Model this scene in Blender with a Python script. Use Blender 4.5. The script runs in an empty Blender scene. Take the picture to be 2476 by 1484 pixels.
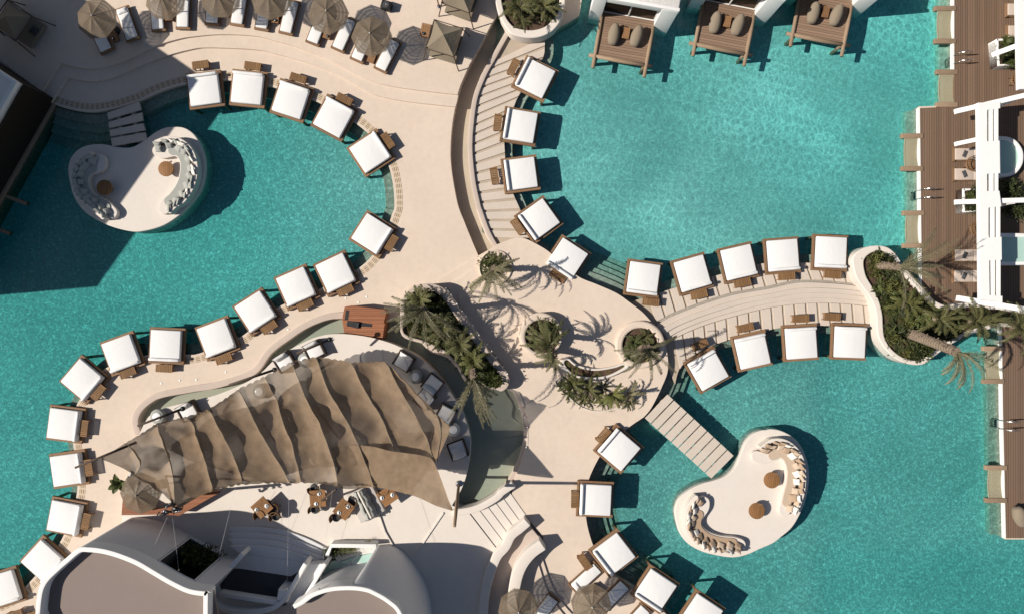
import bpy, bmesh, math, random
from mathutils import Vector, Matrix
random.seed(7)
R = math.radians
sc = bpy.context.scene
COL = sc.collection
H, K, CX, CY = 42.75, 38.6, 1237.5, 742.0      # flying height (m), plan scale (units per metre), plan centre
OX = {1: 0.0, 2: 617.9, 3: 1235.8, 4: 1853.8}
OY = {1: 0.0, 2: 489.2, 3: 986.1}
def T(t, *p):
    ox, oy = OX[t % 10], OY[t // 10]
    return [(ox + a / 2.981, oy + b / 2.981) for a, b in p]
def W(d, z=0.0):
    s = (H - z) / H
    return ((d[0] - CX) / K * s, -(d[1] - CY) / K * s)
def WL(ds, z=0.0): return [W(d, z) for d in ds]
def spline(p, closed=False, n=6):
    m = len(p); out = []
    rng = range(m) if closed else range(m - 1)
    for i in rng:
        if closed: a, b, c, d = p[i - 1], p[i], p[(i + 1) % m], p[(i + 2) % m]
        else: a, b, c, d = p[max(i - 1, 0)], p[i], p[i + 1], p[min(i + 2, m - 1)]
        for k in range(n):
            t = k / n
            out.append(tuple(0.5 * (2 * b[j] + (c[j] - a[j]) * t + (2 * a[j] - 5 * b[j] + 4 * c[j] - d[j]) * t * t
                             + (3 * b[j] - a[j] - 3 * c[j] + d[j]) * t ** 3) for j in range(len(b))))
    if not closed: out.append(tuple(p[-1]))
    return out
def resample(p, n):
    L = [0]
    for a, b in zip(p, p[1:]): L.append(L[-1] + math.dist(a, b))
    out = []; j = 0
    for i in range(n):
        s = L[-1] * i / (n - 1)
        while j < len(p) - 2 and L[j + 1] < s: j += 1
        t = (s - L[j]) / max(L[j + 1] - L[j], 1e-9)
        out.append(tuple(p[j][k] + (p[j + 1][k] - p[j][k]) * t for k in range(len(p[0]))))
    return out
def offset(p, w, closed=False):
    out = []; m = len(p)
    for i in range(m):
        a = p[i - 1] if (closed or i > 0) else p[i]
        b = p[(i + 1) % m] if (closed or i < m - 1) else p[i]
        dx, dy = b[0] - a[0], b[1] - a[1]; l = math.hypot(dx, dy) or 1
        out.append((p[i][0] - dy / l * w, p[i][1] + dx / l * w))
    return out
def inside(pt, poly):
    x, y = pt; c = False; j = len(poly) - 1
    for i in range(len(poly)):
        if (poly[i][1] > y) != (poly[j][1] > y) and x < (poly[j][0] - poly[i][0]) * (y - poly[i][1]) / (poly[j][1] - poly[i][1]) + poly[i][0]: c = not c
        j = i
    return c
def tag(o, label, cat, group=None):
    o['label'] = label; o['category'] = cat
    if group: o['group'] = group
    return o
def empty(name, loc=(0, 0, 0), rz=0.0):
    o = bpy.data.objects.new(name, None); COL.objects.link(o)
    o.location = loc; o.rotation_euler = (0, 0, rz); o.empty_display_size = 0.2
    return o
def link(name, me, mat=None, parent=None, loc=(0, 0, 0), rz=0.0):
    o = bpy.data.objects.new(name, me); COL.objects.link(o)
    if mat and not me.materials: me.materials.append(mat)
    o.parent = parent; o.location = loc; o.rotation_euler = (0, 0, rz)
    return o
def struct(o): o['kind'] = 'structure'; return o
def stuff(o): o['kind'] = 'stuff'; return o
def copy_tree(o, parent=None):
    c = o.copy(); COL.objects.link(c); c.parent = parent
    for ch in list(o.children): copy_tree(ch, c)
    return c
class MB:
    def __init__(s): s.v = []; s.f = []; s.uv = None
    def add(s, vs, fs):
        n = len(s.v); s.v += [tuple(a) for a in vs]; s.f += [tuple(i + n for i in f) for f in fs]; return s
    def box(s, c, d, rz=0.0, tilt=None, bev=0.0):
        hx, hy, hz = d[0] / 2, d[1] / 2, d[2] / 2
        M = Matrix.Rotation(rz, 3, 'Z')
        if tilt: M = M @ Matrix.Rotation(tilt, 3, 'X')
        if bev <= 0:
            vs = [M @ Vector((x * hx, y * hy, z * hz)) + Vector(c) for z in (-1, 1) for x, y in ((-1, -1), (1, -1), (1, 1), (-1, 1))]
            return s.add(vs, [(3, 2, 1, 0), (4, 5, 6, 7), (0, 1, 5, 4), (1, 2, 6, 5), (2, 3, 7, 6), (3, 0, 4, 7)])
        bm = bmesh.new(); bmesh.ops.create_cube(bm, size=1.0)
        for v in bm.verts: v.co = Vector((v.co.x * d[0], v.co.y * d[1], v.co.z * d[2]))
        bmesh.ops.bevel(bm, geom=bm.edges[:], offset=bev, segments=3, affect='EDGES', profile=0.5)
        bm.verts.index_update()
        s.add([M @ v.co + Vector(c) for v in bm.verts], [[v.index for v in f.verts] for f in bm.faces]); bm.free()
        return s
    def tube(s, pts, r, n=8, cap=True):
        pts = [Vector(p) for p in pts]; m = len(pts)
        rs = r if isinstance(r, (list, tuple)) else [r] * m
        vs = []; fs = []
        for i, p in enumerate(pts):
            d = (pts[min(i + 1, m - 1)] - pts[max(i - 1, 0)]).normalized()
            u = d.cross(Vector((0, 0, 1)) if abs(d.z) < 0.9 else Vector((1, 0, 0))).normalized(); w = d.cross(u)
            for k in range(n):
                a = 2 * math.pi * k / n; vs.append(p + (u * math.cos(a) + w * math.sin(a)) * rs[i])
        for i in range(m - 1):
            for k in range(n):
                a, b = i * n + k, i * n + (k + 1) % n; fs.append((a, a + n, b + n, b))
        if cap: fs += [tuple(range(n)), tuple(range((m - 1) * n, m * n))[::-1]]
        return s.add(vs, fs)
    def lathe(s, prof, c=(0, 0, 0), n=24):
        vs = []; fs = []; m = len(prof)
        for r, z in prof:
            for k in range(n):
                a = 2 * math.pi * k / n; vs.append((c[0] + r * math.cos(a), c[1] + r * math.sin(a), c[2] + z))
        for i in range(m - 1):
            for k in range(n):
                a, b = i * n + k, i * n + (k + 1) % n; fs.append((a, b, b + n, a + n))
        fs += [tuple(range(n))[::-1], tuple(range((m - 1) * n, m * n))]
        return s.add(vs, fs)
    def prism(s, poly, z0, z1):
        n = len(poly); a = sum(poly[i][0] * poly[(i + 1) % n][1] - poly[(i + 1) % n][0] * poly[i][1] for i in range(n))
        if a < 0: poly = poly[::-1]
        vs = [(x, y, z0) for x, y in poly] + [(x, y, z1) for x, y in poly]
        return s.add(vs, [tuple(range(n))[::-1], tuple(range(n, 2 * n))] + [(i, (i + 1) % n, n + (i + 1) % n, n + i) for i in range(n)])
    def grid(s, fn, nu, nv, skip=None):
        vs = [fn(i / nu, j / nv) for j in range(nv + 1) for i in range(nu + 1)]
        fs = [(j * (nu + 1) + i, j * (nu + 1) + i + 1, (j + 1) * (nu + 1) + i + 1, (j + 1) * (nu + 1) + i)
              for j in range(nv) for i in range(nu) if not (skip and skip((i + .5) / nu, (j + .5) / nv))]
        return s.add(vs, fs)
    def pillow(s, c, w, d, t, M=None, n=8):
        M = M or Matrix.Identity(3)
        def pt(u, v, sg):
            a, b = u * 2 - 1, v * 2 - 1
            e = max(0.0, (1 - a ** 4) * (1 - b ** 4)) ** 0.55
            pin = 1 - 0.07 * (1 - abs(a)) - 0.0
            pin2 = 1 - 0.07 * (1 - abs(b))
            return M @ Vector((a * w / 2 * pin2, b * d / 2 * pin, sg * t / 2 * e)) + Vector(c)
        s.grid(lambda u, v: pt(u, v, 1), n, n); s.grid(lambda u, v: pt(1 - u, v, -1), n, n)
        return s
    def mesh(s, name, smooth=False):
        me = bpy.data.meshes.new(name); me.from_pydata([tuple(v) for v in s.v], [], s.f)
        if smooth:
            me.polygons.foreach_set('use_smooth', [True] * len(me.polygons))
        me.update(); return me
    def build(s, name, mat, parent=None, smooth=False, loc=(0, 0, 0), rz=0.0, auto=None):
        me = s.mesh(name, smooth or auto is not None)
        if auto is not None: me.set_sharp_from_angle(angle=R(auto))
        return link(name, me, mat, parent, loc, rz)
def slab(name, loops, z0, z1, mat, parent=None, bev=0.02):
    cu = bpy.data.curves.new(name, 'CURVE'); cu.dimensions = '2D'; cu.fill_mode = 'BOTH'
    cu.extrude = (z1 - z0) / 2 - bev; cu.bevel_depth = bev; cu.bevel_resolution = 1; cu.offset = -bev
    for lp in loops:
        sp = cu.splines.new('POLY'); sp.points.add(len(lp) - 1); sp.use_cyclic_u = True
        for p, q in zip(sp.points, lp): p.co = (q[0], q[1], 0, 1)
    tmp = bpy.data.objects.new('tmp', cu); COL.objects.link(tmp)
    bpy.context.view_layer.update()
    me = bpy.data.meshes.new_from_object(tmp.evaluated_get(bpy.context.evaluated_depsgraph_get()))
    bpy.data.objects.remove(tmp); bpy.data.curves.remove(cu)
    me.name = name; me.materials.clear()
    me.polygons.foreach_set('use_smooth', [False] * len(me.polygons))
    for v in me.vertices: v.co.z += (z0 + z1) / 2
    return link(name, me, mat, parent)
def ribbon_mb(pts, wl, wr, z0, z1, closed=False):
    A = offset(pts, wl, closed); B = offset(pts, wr, closed); n = len(pts)
    m = MB(); vs = []
    for i in range(n): vs += [(*A[i], z0), (*A[i], z1), (*B[i], z1), (*B[i], z0)]
    fs = []
    for i in range(n if closed else n - 1):
        a, b = i * 4, ((i + 1) % n) * 4
        for k in range(4):
            k2 = (k + 1) % 4; fs.append((a + k, a + k2, b + k2, b + k))
    if not closed: fs += [(0, 3, 2, 1), ((n - 1) * 4, (n - 1) * 4 + 1, (n - 1) * 4 + 2, (n - 1) * 4 + 3)]
    m.add(vs, fs); return m
def ribbon(name, pts, wl, wr, z0, z1, mat, parent=None, closed=False, bev=0.0):
    """a kerb, wall or strip that follows a line, with a UV map running along it"""
    m = ribbon_mb(pts, wl, wr, z0, z1, closed); me = m.mesh(name)
    L = [0]
    for a, b in zip(pts, pts[1:]): L.append(L[-1] + math.dist(a, b))
    L.append(L[-1] + math.dist(pts[-1], pts[0]))
    uv = me.uv_layers.new(name='uv')
    for p in me.polygons:
        idx = [me.loops[l].vertex_index for l in p.loop_indices]
        wrap = closed and max(i // 4 for i in idx) == len(pts) - 1 and min(i // 4 for i in idx) == 0
        for l in p.loop_indices:
            vi = me.loops[l].vertex_index; i = vi // 4
            u = L[-1] if (wrap and i == 0) else L[i]
            uv.data[l].uv = (u, wl if vi % 4 < 2 else wr)
    if bev:
        bm = bmesh.new(); bm.from_mesh(me); bmesh.ops.recalc_face_normals(bm, faces=bm.faces)
        es = [e for e in bm.edges if len(e.link_faces) == 2 and e.calc_face_angle(0) > 0.9 and max(v.co.z for v in e.verts) > z1 - 1e-4]
        bmesh.ops.bevel(bm, geom=es, offset=bev, segments=3, affect='EDGES', profile=0.5)
        bm.to_mesh(me); bm.free()
        me.polygons.foreach_set('use_smooth', [True] * len(me.polygons)); me.set_sharp_from_angle(angle=R(50))
    else:
        bm = bmesh.new(); bm.from_mesh(me); bmesh.ops.recalc_face_normals(bm, faces=bm.faces); bm.to_mesh(me); bm.free()
    return link(name, me, mat, parent)
# ------------------------------------------------------------------ materials
def srgb(r, g, b): return tuple((c / 255 / 12.92 if c <= 10 else ((c / 255 + .055) / 1.055) ** 2.4) for c in (r, g, b)) + (1,)
class N:
    def __init__(s, name):
        s.m = bpy.data.materials.new(name); s.m.use_nodes = True; s.t = s.m.node_tree; s.n = s.t.nodes
        s.b = s.n['Principled BSDF']; s.o = s.n['Material Output']
    def new(s, typ, **k):
        x = s.n.new(typ)
        for a, v in k.items():
            if a[0] == '_': x.inputs[a[1:].replace('_', ' ')].default_value = v
            else: setattr(x, a, v)
        return x
    def l(s, a, b): s.t.links.new(a, b); return s
    def co(s, which='Object', scale=(1, 1, 1), rot=(0, 0, 0)):
        c = s.new('ShaderNodeTexCoord'); mp = s.new('ShaderNodeMapping'); mp.inputs['Scale'].default_value = scale; mp.inputs['Rotation'].default_value = rot
        s.l(c.outputs[which], mp.inputs[0]); return mp.outputs[0]
    def noise(s, co, scale, detail=4, rough=.55, dist=0):
        x = s.new('ShaderNodeTexNoise', _Scale=scale, _Detail=detail, _Roughness=rough, _Distortion=dist); s.l(co, x.inputs['Vector']); return x.outputs['Fac']
    def ramp(s, fac, *st):
        x = s.new('ShaderNodeValToRGB'); e = x.color_ramp.elements
        while len(e) < len(st): e.new(0.5)
        for i, (p, c) in enumerate(st): e[i].position = p; e[i].color = c if len(c) == 4 else (*c, 1)
        s.l(fac, x.inputs[0]); return x.outputs[0]
    def mix(s, fac, a, b, bt='MIX'):
        x = s.new('ShaderNodeMix', data_type='RGBA', blend_type=bt)
        for sock, v in ((x.inputs[0], fac), (x.inputs[6], a), (x.inputs[7], b)):
            if isinstance(v, (int, float, tuple)): sock.default_value = v
            else: s.l(v, sock)
        return x.outputs[2]
    def math(s, op, a, b=0.0, c=None):
        x = s.new('ShaderNodeMath', operation=op)
        for i, v in enumerate((a, b) if c is None else (a, b, c)):
            if isinstance(v, (int, float)): x.inputs[i].default_value = v
            else: s.l(v, x.inputs[i])
        return x.outputs[0]
    def bump(s, h, strength=.3, dist=.02):
        x = s.new('ShaderNodeBump'); x.inputs['Strength'].default_value = strength; x.inputs['Distance'].default_value = dist
        s.l(h, x.inputs['Height']); s.l(x.outputs[0], s.b.inputs['Normal']); return x
    def fin(s, col=None, rough=.8, spec=.3):
        if col is not None:
            if isinstance(col, tuple): s.b.inputs['Base Color'].default_value = col
            else: s.l(col, s.b.inputs['Base Color'])
        s.b.inputs['Roughness'].default_value = rough; s.b.inputs['Specular IOR Level'].default_value = spec
        return s.m
def mul(c, k): return tuple(min(1, x * k) for x in c[:3]) + (1,)
def plaster(name, c, var=.12, scale=.5, tint=None, bump=.15, rough=.85, stain=0.0):
    n = N(name); w = n.co('Object')
    a = n.noise(w, scale, 6, .6); f = n.noise(w, scale * 9, 4, .6); g = n.noise(w, 38, 3, .6)
    col = n.ramp(a, (.3, mul(c, 1 - var)), (.7, mul(c, 1 + var * .6)))
    if tint: col = n.mix(n.math('MULTIPLY', n.ramp(n.noise(w, scale * 2.3, 5, .65, .6), (.5, (0, 0, 0)), (.68, (1, 1, 1))), .6), col, tint)
    if stain:
        sm = n.ramp(n.noise(w, .9, 8, .72, 1.2), (.56, (0, 0, 0)), (.72, (1, 1, 1)))
        col = n.mix(n.math('MULTIPLY', sm, stain), col, mul(c, .72))
    col = n.mix(.35, col, n.ramp(f, (.35, mul(c, 1 - var)), (.65, mul(c, 1 + var * .5))))
    col = n.mix(.25, col, n.ramp(g, (.3, mul(c, .85)), (.7, mul(c, 1.12))))
    n.bump(n.noise(w, 14, 5, .65), bump, .02)
    return n.fin(col, rough, .25)
def wood(name, c, board=.0, along='X', dark=.45, rough=.7, var=.35):
    n = N(name); sx = (1.2, 14, 14) if along == 'X' else (14, 1.2, 14)
    w = n.co('Object', sx); g = n.noise(w, 1.5, 6, .65, .8); o = n.co('Object')
    oi = n.new('ShaderNodeObjectInfo')
    col = n.ramp(g, (.25, mul(c, 1 - var)), (.5, c), (.78, mul(c, 1 + var)))
    col = n.mix(n.math('MULTIPLY', n.noise(o, 1.6, 5, .7), .6), col, mul((c[0] * 1.05, c[1] * 1.08, c[2] * 1.15), .85))
    hsv = n.new('ShaderNodeHueSaturation'); n.l(col, hsv.inputs['Color'])
    n.l(n.math('MULTIPLY_ADD', oi.outputs['Random'], .3, .85), hsv.inputs['Value']); col = hsv.outputs[0]
    if board:
        sep = n.new('ShaderNodeSeparateXYZ'); n.l(o, sep.inputs[0])
        ax = sep.outputs[1] if along == 'X' else sep.outputs[0]
        q = n.math('DIVIDE', ax, board); fr = n.math('FRACT', q); fl = n.math('FLOOR', q)
        wn = n.new('ShaderNodeTexWhiteNoise', noise_dimensions='1D'); n.l(fl, wn.inputs['W'])
        col = n.mix(.35, col, n.ramp(wn.outputs[0], (0, mul(c, .6)), (1, mul(c, 1.35))))
        gap = n.math('LESS_THAN', n.math('ABSOLUTE', n.math('SUBTRACT', fr, .5)), .5 - .06)
        col = n.mix(gap, mul(c, .3), col)
        n.bump(gap, .5, .01)
    else: n.bump(g, .25, .01)
    return n.fin(col, rough, .25)
def cloth(name, c, rough=.95, wr=.25, scale=3.0):
    n = N(name); w = n.co('Object'); oi = n.new('ShaderNodeObjectInfo')
    v = n.new('ShaderNodeVectorMath', operation='ADD'); n.l(w, v.inputs[0])
    cm = n.new('ShaderNodeCombineXYZ'); n.l(n.math('MULTIPLY', oi.outputs['Random'], 40), cm.inputs[0]); n.l(cm.outputs[0], v.inputs[1])
    a = n.noise(v.outputs[0], scale, 4, .55, 1.2)
    col = n.mix(n.math('MULTIPLY', n.noise(v.outputs[0], 1.3, 4), .25), c, mul(c, .88))
    n.bump(a, wr, .06)
    n.b.inputs['Sheen Weight'].default_value = .1
    return n.fin(col, rough, .1)
def leaf(name, c, c2):
    n = N(name); oi = n.new('ShaderNodeObjectInfo'); g = n.new('ShaderNodeNewGeometry')
    col = n.mix(g.outputs['Random Per Island'], c, c2)
    col = n.mix(n.math('MULTIPLY', n.noise(n.co('Object'), 1.8, 3), .8), col, mul(c2, 1.1))
    hsv = n.new('ShaderNodeHueSaturation'); n.l(col, hsv.inputs['Color']); n.l(n.math('MULTIPLY_ADD', oi.outputs['Random'], .5, .75), hsv.inputs['Value'])
    n.l(hsv.outputs[0], n.b.inputs['Base Color'])
    tr = n.new('ShaderNodeBsdfTranslucent'); n.l(hsv.outputs[0], tr.inputs[0])
    mx = n.new('ShaderNodeMixShader'); mx.inputs[0].default_value = .22
    n.l(n.b.outputs[0], mx.inputs[1]); n.l(tr.outputs[0], mx.inputs[2]); n.l(mx.outputs[0], n.o.inputs[0])
    return n.fin(None, .55, .35)
M = {}
M['deck'] = plaster('beige_microcement', (.585, .488, .402, 1), .13, .32, (.585, .455, .37, 1), stain=.6)
M['terrace'] = plaster('terrace_microcement', (.56, .49, .43, 1), .08, .4, (.56, .45, .38, 1), stain=.3)
M['slabs'] = plaster('pale_paving', (.52, .45, .385, 1), .10, .8, (.50, .42, .35, 1), stain=.4)
M['bed_floor'] = plaster('sandy_channel_floor', (.40, .33, .26, 1), .18, 1.2, (.36, .29, .2, 1), .3)
M['trough'] = plaster('trough_plaster', (.42, .36, .28, 1), .15, .8, (.36, .30, .22, 1), .3, stain=.5)
M['white'] = plaster('white_plaster', (.74, .73, .71, 1), .05, .5, (.67, .65, .63, 1), .12, stain=.25)
M['floor_white'] = plaster('white_floor', (.62, .565, .51, 1), .06, .5, (.58, .51, .45, 1), .1, stain=.3)
M['shell'] = plaster('grey_white_plaster', (.60, .60, .61, 1), .07, .4, (.54, .54, .56, 1), .1, stain=.3)
M['pinkwall'] = plaster('pink_beige_wall', (.47, .39, .335, 1), .1, .7, (.41, .33, .28, 1), stain=.5)
M['roof'] = plaster('grey_roof_felt', (.215, .172, .152, 1), .05, 1.5, None, .4)
M['court'] = plaster('dark_court_floor', (.075, .075, .08, 1), .15, .8)
M['soil'] = plaster('brown_mulch', (.085, .052, .036, 1), .5, 3.0, (.05, .03, .02, 1), .8)
M['poolfloor'] = plaster('pool_plaster', (.66, .78, .76, 1), .1, .25, (.60, .72, .71, 1), .1)
M['poolstep'] = plaster('pool_step', (.56, .53, .45, 1), .1, .6, None, .1)
M['moatfloor'] = plaster('moat_floor', (.47, .45, .38, 1), .12, .6, (.40, .40, .33, 1), .2, stain=.5)
M['pebble'] = plaster('pebbles', (.33, .30, .26, 1), .5, 9.0, (.18, .17, .15, 1), .8)
M['gravel'] = plaster('white_gravel', (.62, .60, .57, 1), .4, 9.0, (.4, .39, .37, 1), .8)
M['teak'] = wood('weathered_teak', (.235, .125, .06, 1), 0)
M['slat'] = wood('slatted_teak', (.22, .12, .052, 1), .105, 'Y')
M['frame'] = wood('daybed_teak', (.20, .115, .062, 1), 0)
M['deckwood'] = wood('decking', (.165, .107, .072, 1), .15, 'Y', var=.16)
M['platwood'] = wood('platform_decking', (.255, .168, .115, 1), .16, 'X', var=.2)
M['greybeam'] = wood('grey_timber', (.27, .19, .125, 1), 0)
M['barwood'] = wood('red_hardwood', (.30, .12, .058, 1), .12, 'X')
M['darkwood'] = wood('dark_timber', (.022, .015, .010, 1), 0)
M['pole'] = wood('brown_pole', (.075, .052, .038, 1), 0)
M['olivewood'] = wood('olive_wood', (.25, .125, .05, 1), .12, 'Y', var=.6)
M['mattress'] = cloth('white_mattress', (.68, .675, .67, 1), .9, .22, 1.6)
M['grey_cloth'] = cloth('grey_cushion', (.33, .335, .31, 1), .9, .3, 6)
M['beige_cloth'] = cloth('beige_cushion', (.47, .37, .28, 1), .9, .3, 6)
M['cream_cloth'] = cloth('cream_cushion', (.68, .64, .58, 1), .9, .3, 6)
M['tan_cloth'] = cloth('tan_cushion', (.36, .26, .18, 1), .9, .3, 6)
M['bean'] = cloth('beanbag_canvas', (.215, .175, .13, 1), .95, .4, 4)
M['lounge_beige'] = cloth('beige_mattress', (.46, .385, .33, 1), .95, .2)
M['lounge_grey'] = cloth('pale_grey_cloth', (.48, .44, .41, 1), .95, .2)
M['dark_cloth'] = cloth('charcoal_cloth', (.06, .06, .065, 1), .9, .3)
M['canvas'] = cloth('brown_canvas', (.20, .165, .12, 1), .95, .3)
M['black'] = N('black_metal').fin((.012, .012, .013, 1), .45, .4)
n = N('steel'); n.b.inputs['Metallic'].default_value = 1; M['steel'] = n.fin((.6, .6, .6, 1), .22)
M['chrome_cable'] = N('white_cable').fin((.55, .55, .55, 1), .5)
M['bulb'] = N('white_bulb').fin((.9, .88, .82, 1), .2, .6)
M['plate'] = N('white_plate').fin((.75, .75, .74, 1), .2, .5)
n = N('dark_glass'); n.b.inputs['Metallic'].default_value = 0; M['glass'] = n.fin((.018, .016, .014, 1), .06, .6)
n = N('pale_glass'); M['paleglass'] = n.fin((.36, .52, .47, 1), .12, .5)
M['trunk'] = plaster('palm_trunk', (.20, .155, .115, 1), .4, 5, (.11, .08, .06, 1), .9)
M['palmleaf'] = leaf('palm_leaf', (.04, .048, .016, 1), (.13, .125, .05, 1))
M['greypalm'] = leaf('grey_palm_leaf', (.055, .056, .026, 1), (.20, .18, .105, 1))
M['bush'] = leaf('shrub_leaf', (.035, .055, .016, 1), (.10, .115, .036, 1))
M['bushdark'] = leaf('dark_shrub_leaf', (.018, .03, .011, 1), (.05, .06, .022, 1))
M['lime'] = leaf('lime_leaf', (.075, .09, .022, 1), (.15, .15, .05, 1))
M['straw'] = leaf('dry_grass', (.25, .18, .08, 1), (.16, .13, .06, 1))
# overflow grating round the left pool: short slots in three rows, along the strip's own UV
n = N('overflow_grating'); u = n.co('UV'); sep = n.new('ShaderNodeSeparateXYZ'); n.l(u, sep.inputs[0])
a = n.math('FRACT', n.math('DIVIDE', sep.outputs[0], .34)); b = n.math('FRACT', n.math('DIVIDE', sep.outputs[1], .115))
sl = n.math('MULTIPLY', n.math('GREATER_THAN', a, .34), n.math('LESS_THAN', n.math('ABSOLUTE', n.math('SUBTRACT', b, .5)), .2))
M['grate'] = n.fin(n.mix(sl, (.50, .40, .29, 1), (.15, .105, .07, 1)), .8)
# open-weave fabrics: a real mesh of yarn with gaps, so that part of the light goes through
def weave(name, c, gap, rings=0.0, patch=0.0):
    n = N(name); w = n.co('Object')
    col = n.ramp(n.noise(w, 2.2, 5, .6), (.3, mul(c, .82)), (.7, mul(c, 1.15)))
    wv = n.new('ShaderNodeTexWave', wave_type='BANDS', bands_direction='DIAGONAL', _Scale=5.5, _Distortion=1.5); n.l(w, wv.inputs['Vector'])
    col = n.mix(n.math('MULTIPLY', wv.outputs['Fac'], .22), col, mul(c, .7))
    fac = None
    if rings:
        rg = n.new('ShaderNodeTexWave', wave_type='RINGS', rings_direction='Z', _Scale=1.75, _Distortion=2.2, _Detail=2.0); n.l(w, rg.inputs['Vector'])
        ln = n.new('ShaderNodeVectorMath', operation='LENGTH'); n.l(n.co('Object', (1, 1, 0)), ln.inputs[0])
        outer = n.ramp(ln.outputs['Value'], (.55, (.25, .25, .25)), (.72, (1, 1, 1)))
        band = n.ramp(rg.outputs['Fac'], (.55, (0, 0, 0)), (.75, (1, 1, 1)))
        fac = n.math('MULTIPLY_ADD', n.math('MULTIPLY', band, outer), rings, gap)
    elif patch:
        fac = n.math('MULTIPLY_ADD', n.ramp(n.noise(w, .35, 3), (.46, (0, 0, 0)), (.6, (1, 1, 1))), patch, gap)
    n.l(col, n.b.inputs['Base Color'])
    tr = n.new('ShaderNodeBsdfTransparent'); mx = n.new('ShaderNodeMixShader')
    tl = n.new('ShaderNodeBsdfTranslucent'); n.l(col, tl.inputs[0]); m2 = n.new('ShaderNodeMixShader'); m2.inputs[0].default_value = .2
    n.l(n.b.outputs[0], m2.inputs[1]); n.l(tl.outputs[0], m2.inputs[2])
    if fac is None: mx.inputs[0].default_value = gap
    else: n.l(fac, mx.inputs[0])
    n.l(m2.outputs[0], mx.inputs[1]); n.l(tr.outputs[0], mx.inputs[2]); n.l(mx.outputs[0], n.o.inputs[0])
    n.bump(n.noise(w, 30, 2), .3, .01)
    return n.fin(None, .95, .1)
M['parasol'] = weave('parasol_weave', (.175, .138, .10, 1), .08, .12)
M['tent'] = weave('tent_weave', (.245, .176, .116, 1), .07, 0, .21)
M['net'] = N('net_rope').fin((.30, .27, .19, 1), .9, .1)
M['rattan'] = wood('rattan', (.16, .09, .045, 1), 0)
n = N('clear_pane'); tr = n.new('ShaderNodeBsdfTransparent'); tr.inputs[0].default_value = (.62, .62, .6, 1); mx = n.new('ShaderNodeMixShader'); mx.inputs[0].default_value = .72
n.l(n.b.outputs[0], mx.inputs[1]); n.l(tr.outputs[0], mx.inputs[2]); n.l(mx.outputs[0], n.o.inputs[0]); M['pane'] = n.fin((.03, .028, .025, 1), .05, .6)
# pool water: tinted by its depth (absorption), rippled surface; caustic lines and specks of sunlight are painted into the surface tint
def water(name, cells, depthcol, dens, speck_light, amount, speck, low=.75):
    n = N(name); w = n.co('Object'); n.n.remove(n.b)
    nz = n.new('ShaderNodeTexNoise', _Scale=.55, _Detail=2); n.l(w, nz.inputs['Vector'])
    nz2 = n.new('ShaderNodeTexNoise', _Scale=2.6, _Detail=2); n.l(w, nz2.inputs['Vector'])
    v = n.new('ShaderNodeVectorMath', operation='MULTIPLY_ADD'); n.l(nz.outputs['Color'], v.inputs[0]); v.inputs[1].default_value = (.9, .9, 0); n.l(w, v.inputs[2])
    v2 = n.new('ShaderNodeVectorMath', operation='MULTIPLY_ADD'); n.l(nz2.outputs['Color'], v2.inputs[0]); v2.inputs[1].default_value = (.35, .35, 0); n.l(v.outputs[0], v2.inputs[2])
    st = n.new('ShaderNodeVectorMath', operation='MULTIPLY'); n.l(v2.outputs[0], st.inputs[0]); st.inputs[1].default_value = (1.0, .72, 1)
    def caustic_web(sc):
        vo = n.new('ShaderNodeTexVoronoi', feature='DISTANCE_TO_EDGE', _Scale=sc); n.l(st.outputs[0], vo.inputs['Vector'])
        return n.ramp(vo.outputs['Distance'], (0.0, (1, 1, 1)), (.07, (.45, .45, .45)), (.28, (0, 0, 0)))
    wb = n.math('MAXIMUM', caustic_web(cells), n.math('MULTIPLY', caustic_web(cells * 1.9), .6))
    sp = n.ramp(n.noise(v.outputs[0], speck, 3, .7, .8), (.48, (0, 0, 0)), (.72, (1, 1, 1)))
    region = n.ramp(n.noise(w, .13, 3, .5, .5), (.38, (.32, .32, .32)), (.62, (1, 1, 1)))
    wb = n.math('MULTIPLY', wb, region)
    k = n.math('ADD', n.math('MULTIPLY', wb, amount), n.math('MULTIPLY', sp, speck_light))
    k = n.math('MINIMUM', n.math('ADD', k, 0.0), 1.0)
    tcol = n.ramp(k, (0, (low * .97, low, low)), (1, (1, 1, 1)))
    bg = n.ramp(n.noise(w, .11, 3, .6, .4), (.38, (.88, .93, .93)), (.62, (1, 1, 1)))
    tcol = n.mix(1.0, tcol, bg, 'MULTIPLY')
    tr = n.new('ShaderNodeBsdfTransparent'); n.l(tcol, tr.inputs[0])
    gl = n.new('ShaderNodeBsdfGlossy'); gl.inputs['Roughness'].default_value = .05
    bp = n.new('ShaderNodeBump'); bp.inputs['Strength'].default_value = .6; bp.inputs['Distance'].default_value = .014
    hh = n.math('ADD', n.noise(st.outputs[0], 3.2, 3, .6, .6), n.math('MULTIPLY', n.noise(st.outputs[0], 11, 2, .6), .35))
    n.l(hh, bp.inputs['Height']); n.l(bp.outputs[0], gl.inputs['Normal'])
    fr = n.new('ShaderNodeFresnel', _IOR=1.33); n.l(bp.outputs[0], fr.inputs['Normal'])
    mx = n.new('ShaderNodeMixShader'); ge = n.new('ShaderNodeNewGeometry'); n.l(n.math('MULTIPLY', fr.outputs[0], n.math('SUBTRACT', 1.0, ge.outputs['Backfacing'])), mx.inputs[0]); n.l(tr.outputs[0], mx.inputs[1]); n.l(gl.outputs[0], mx.inputs[2])
    n.l(mx.outputs[0], n.o.inputs['Surface'])
    va = n.new('ShaderNodeVolumeAbsorption'); va.inputs['Color'].default_value = depthcol; va.inputs['Density'].default_value = dens
    n.l(va.outputs[0], n.o.inputs['Volume'])
    return n.m
M['water_a'] = water('left_pool_water', 3.4, (.30, .895, .89, 1), 1.0, 1.0, .2, 6.5, .53)
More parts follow.
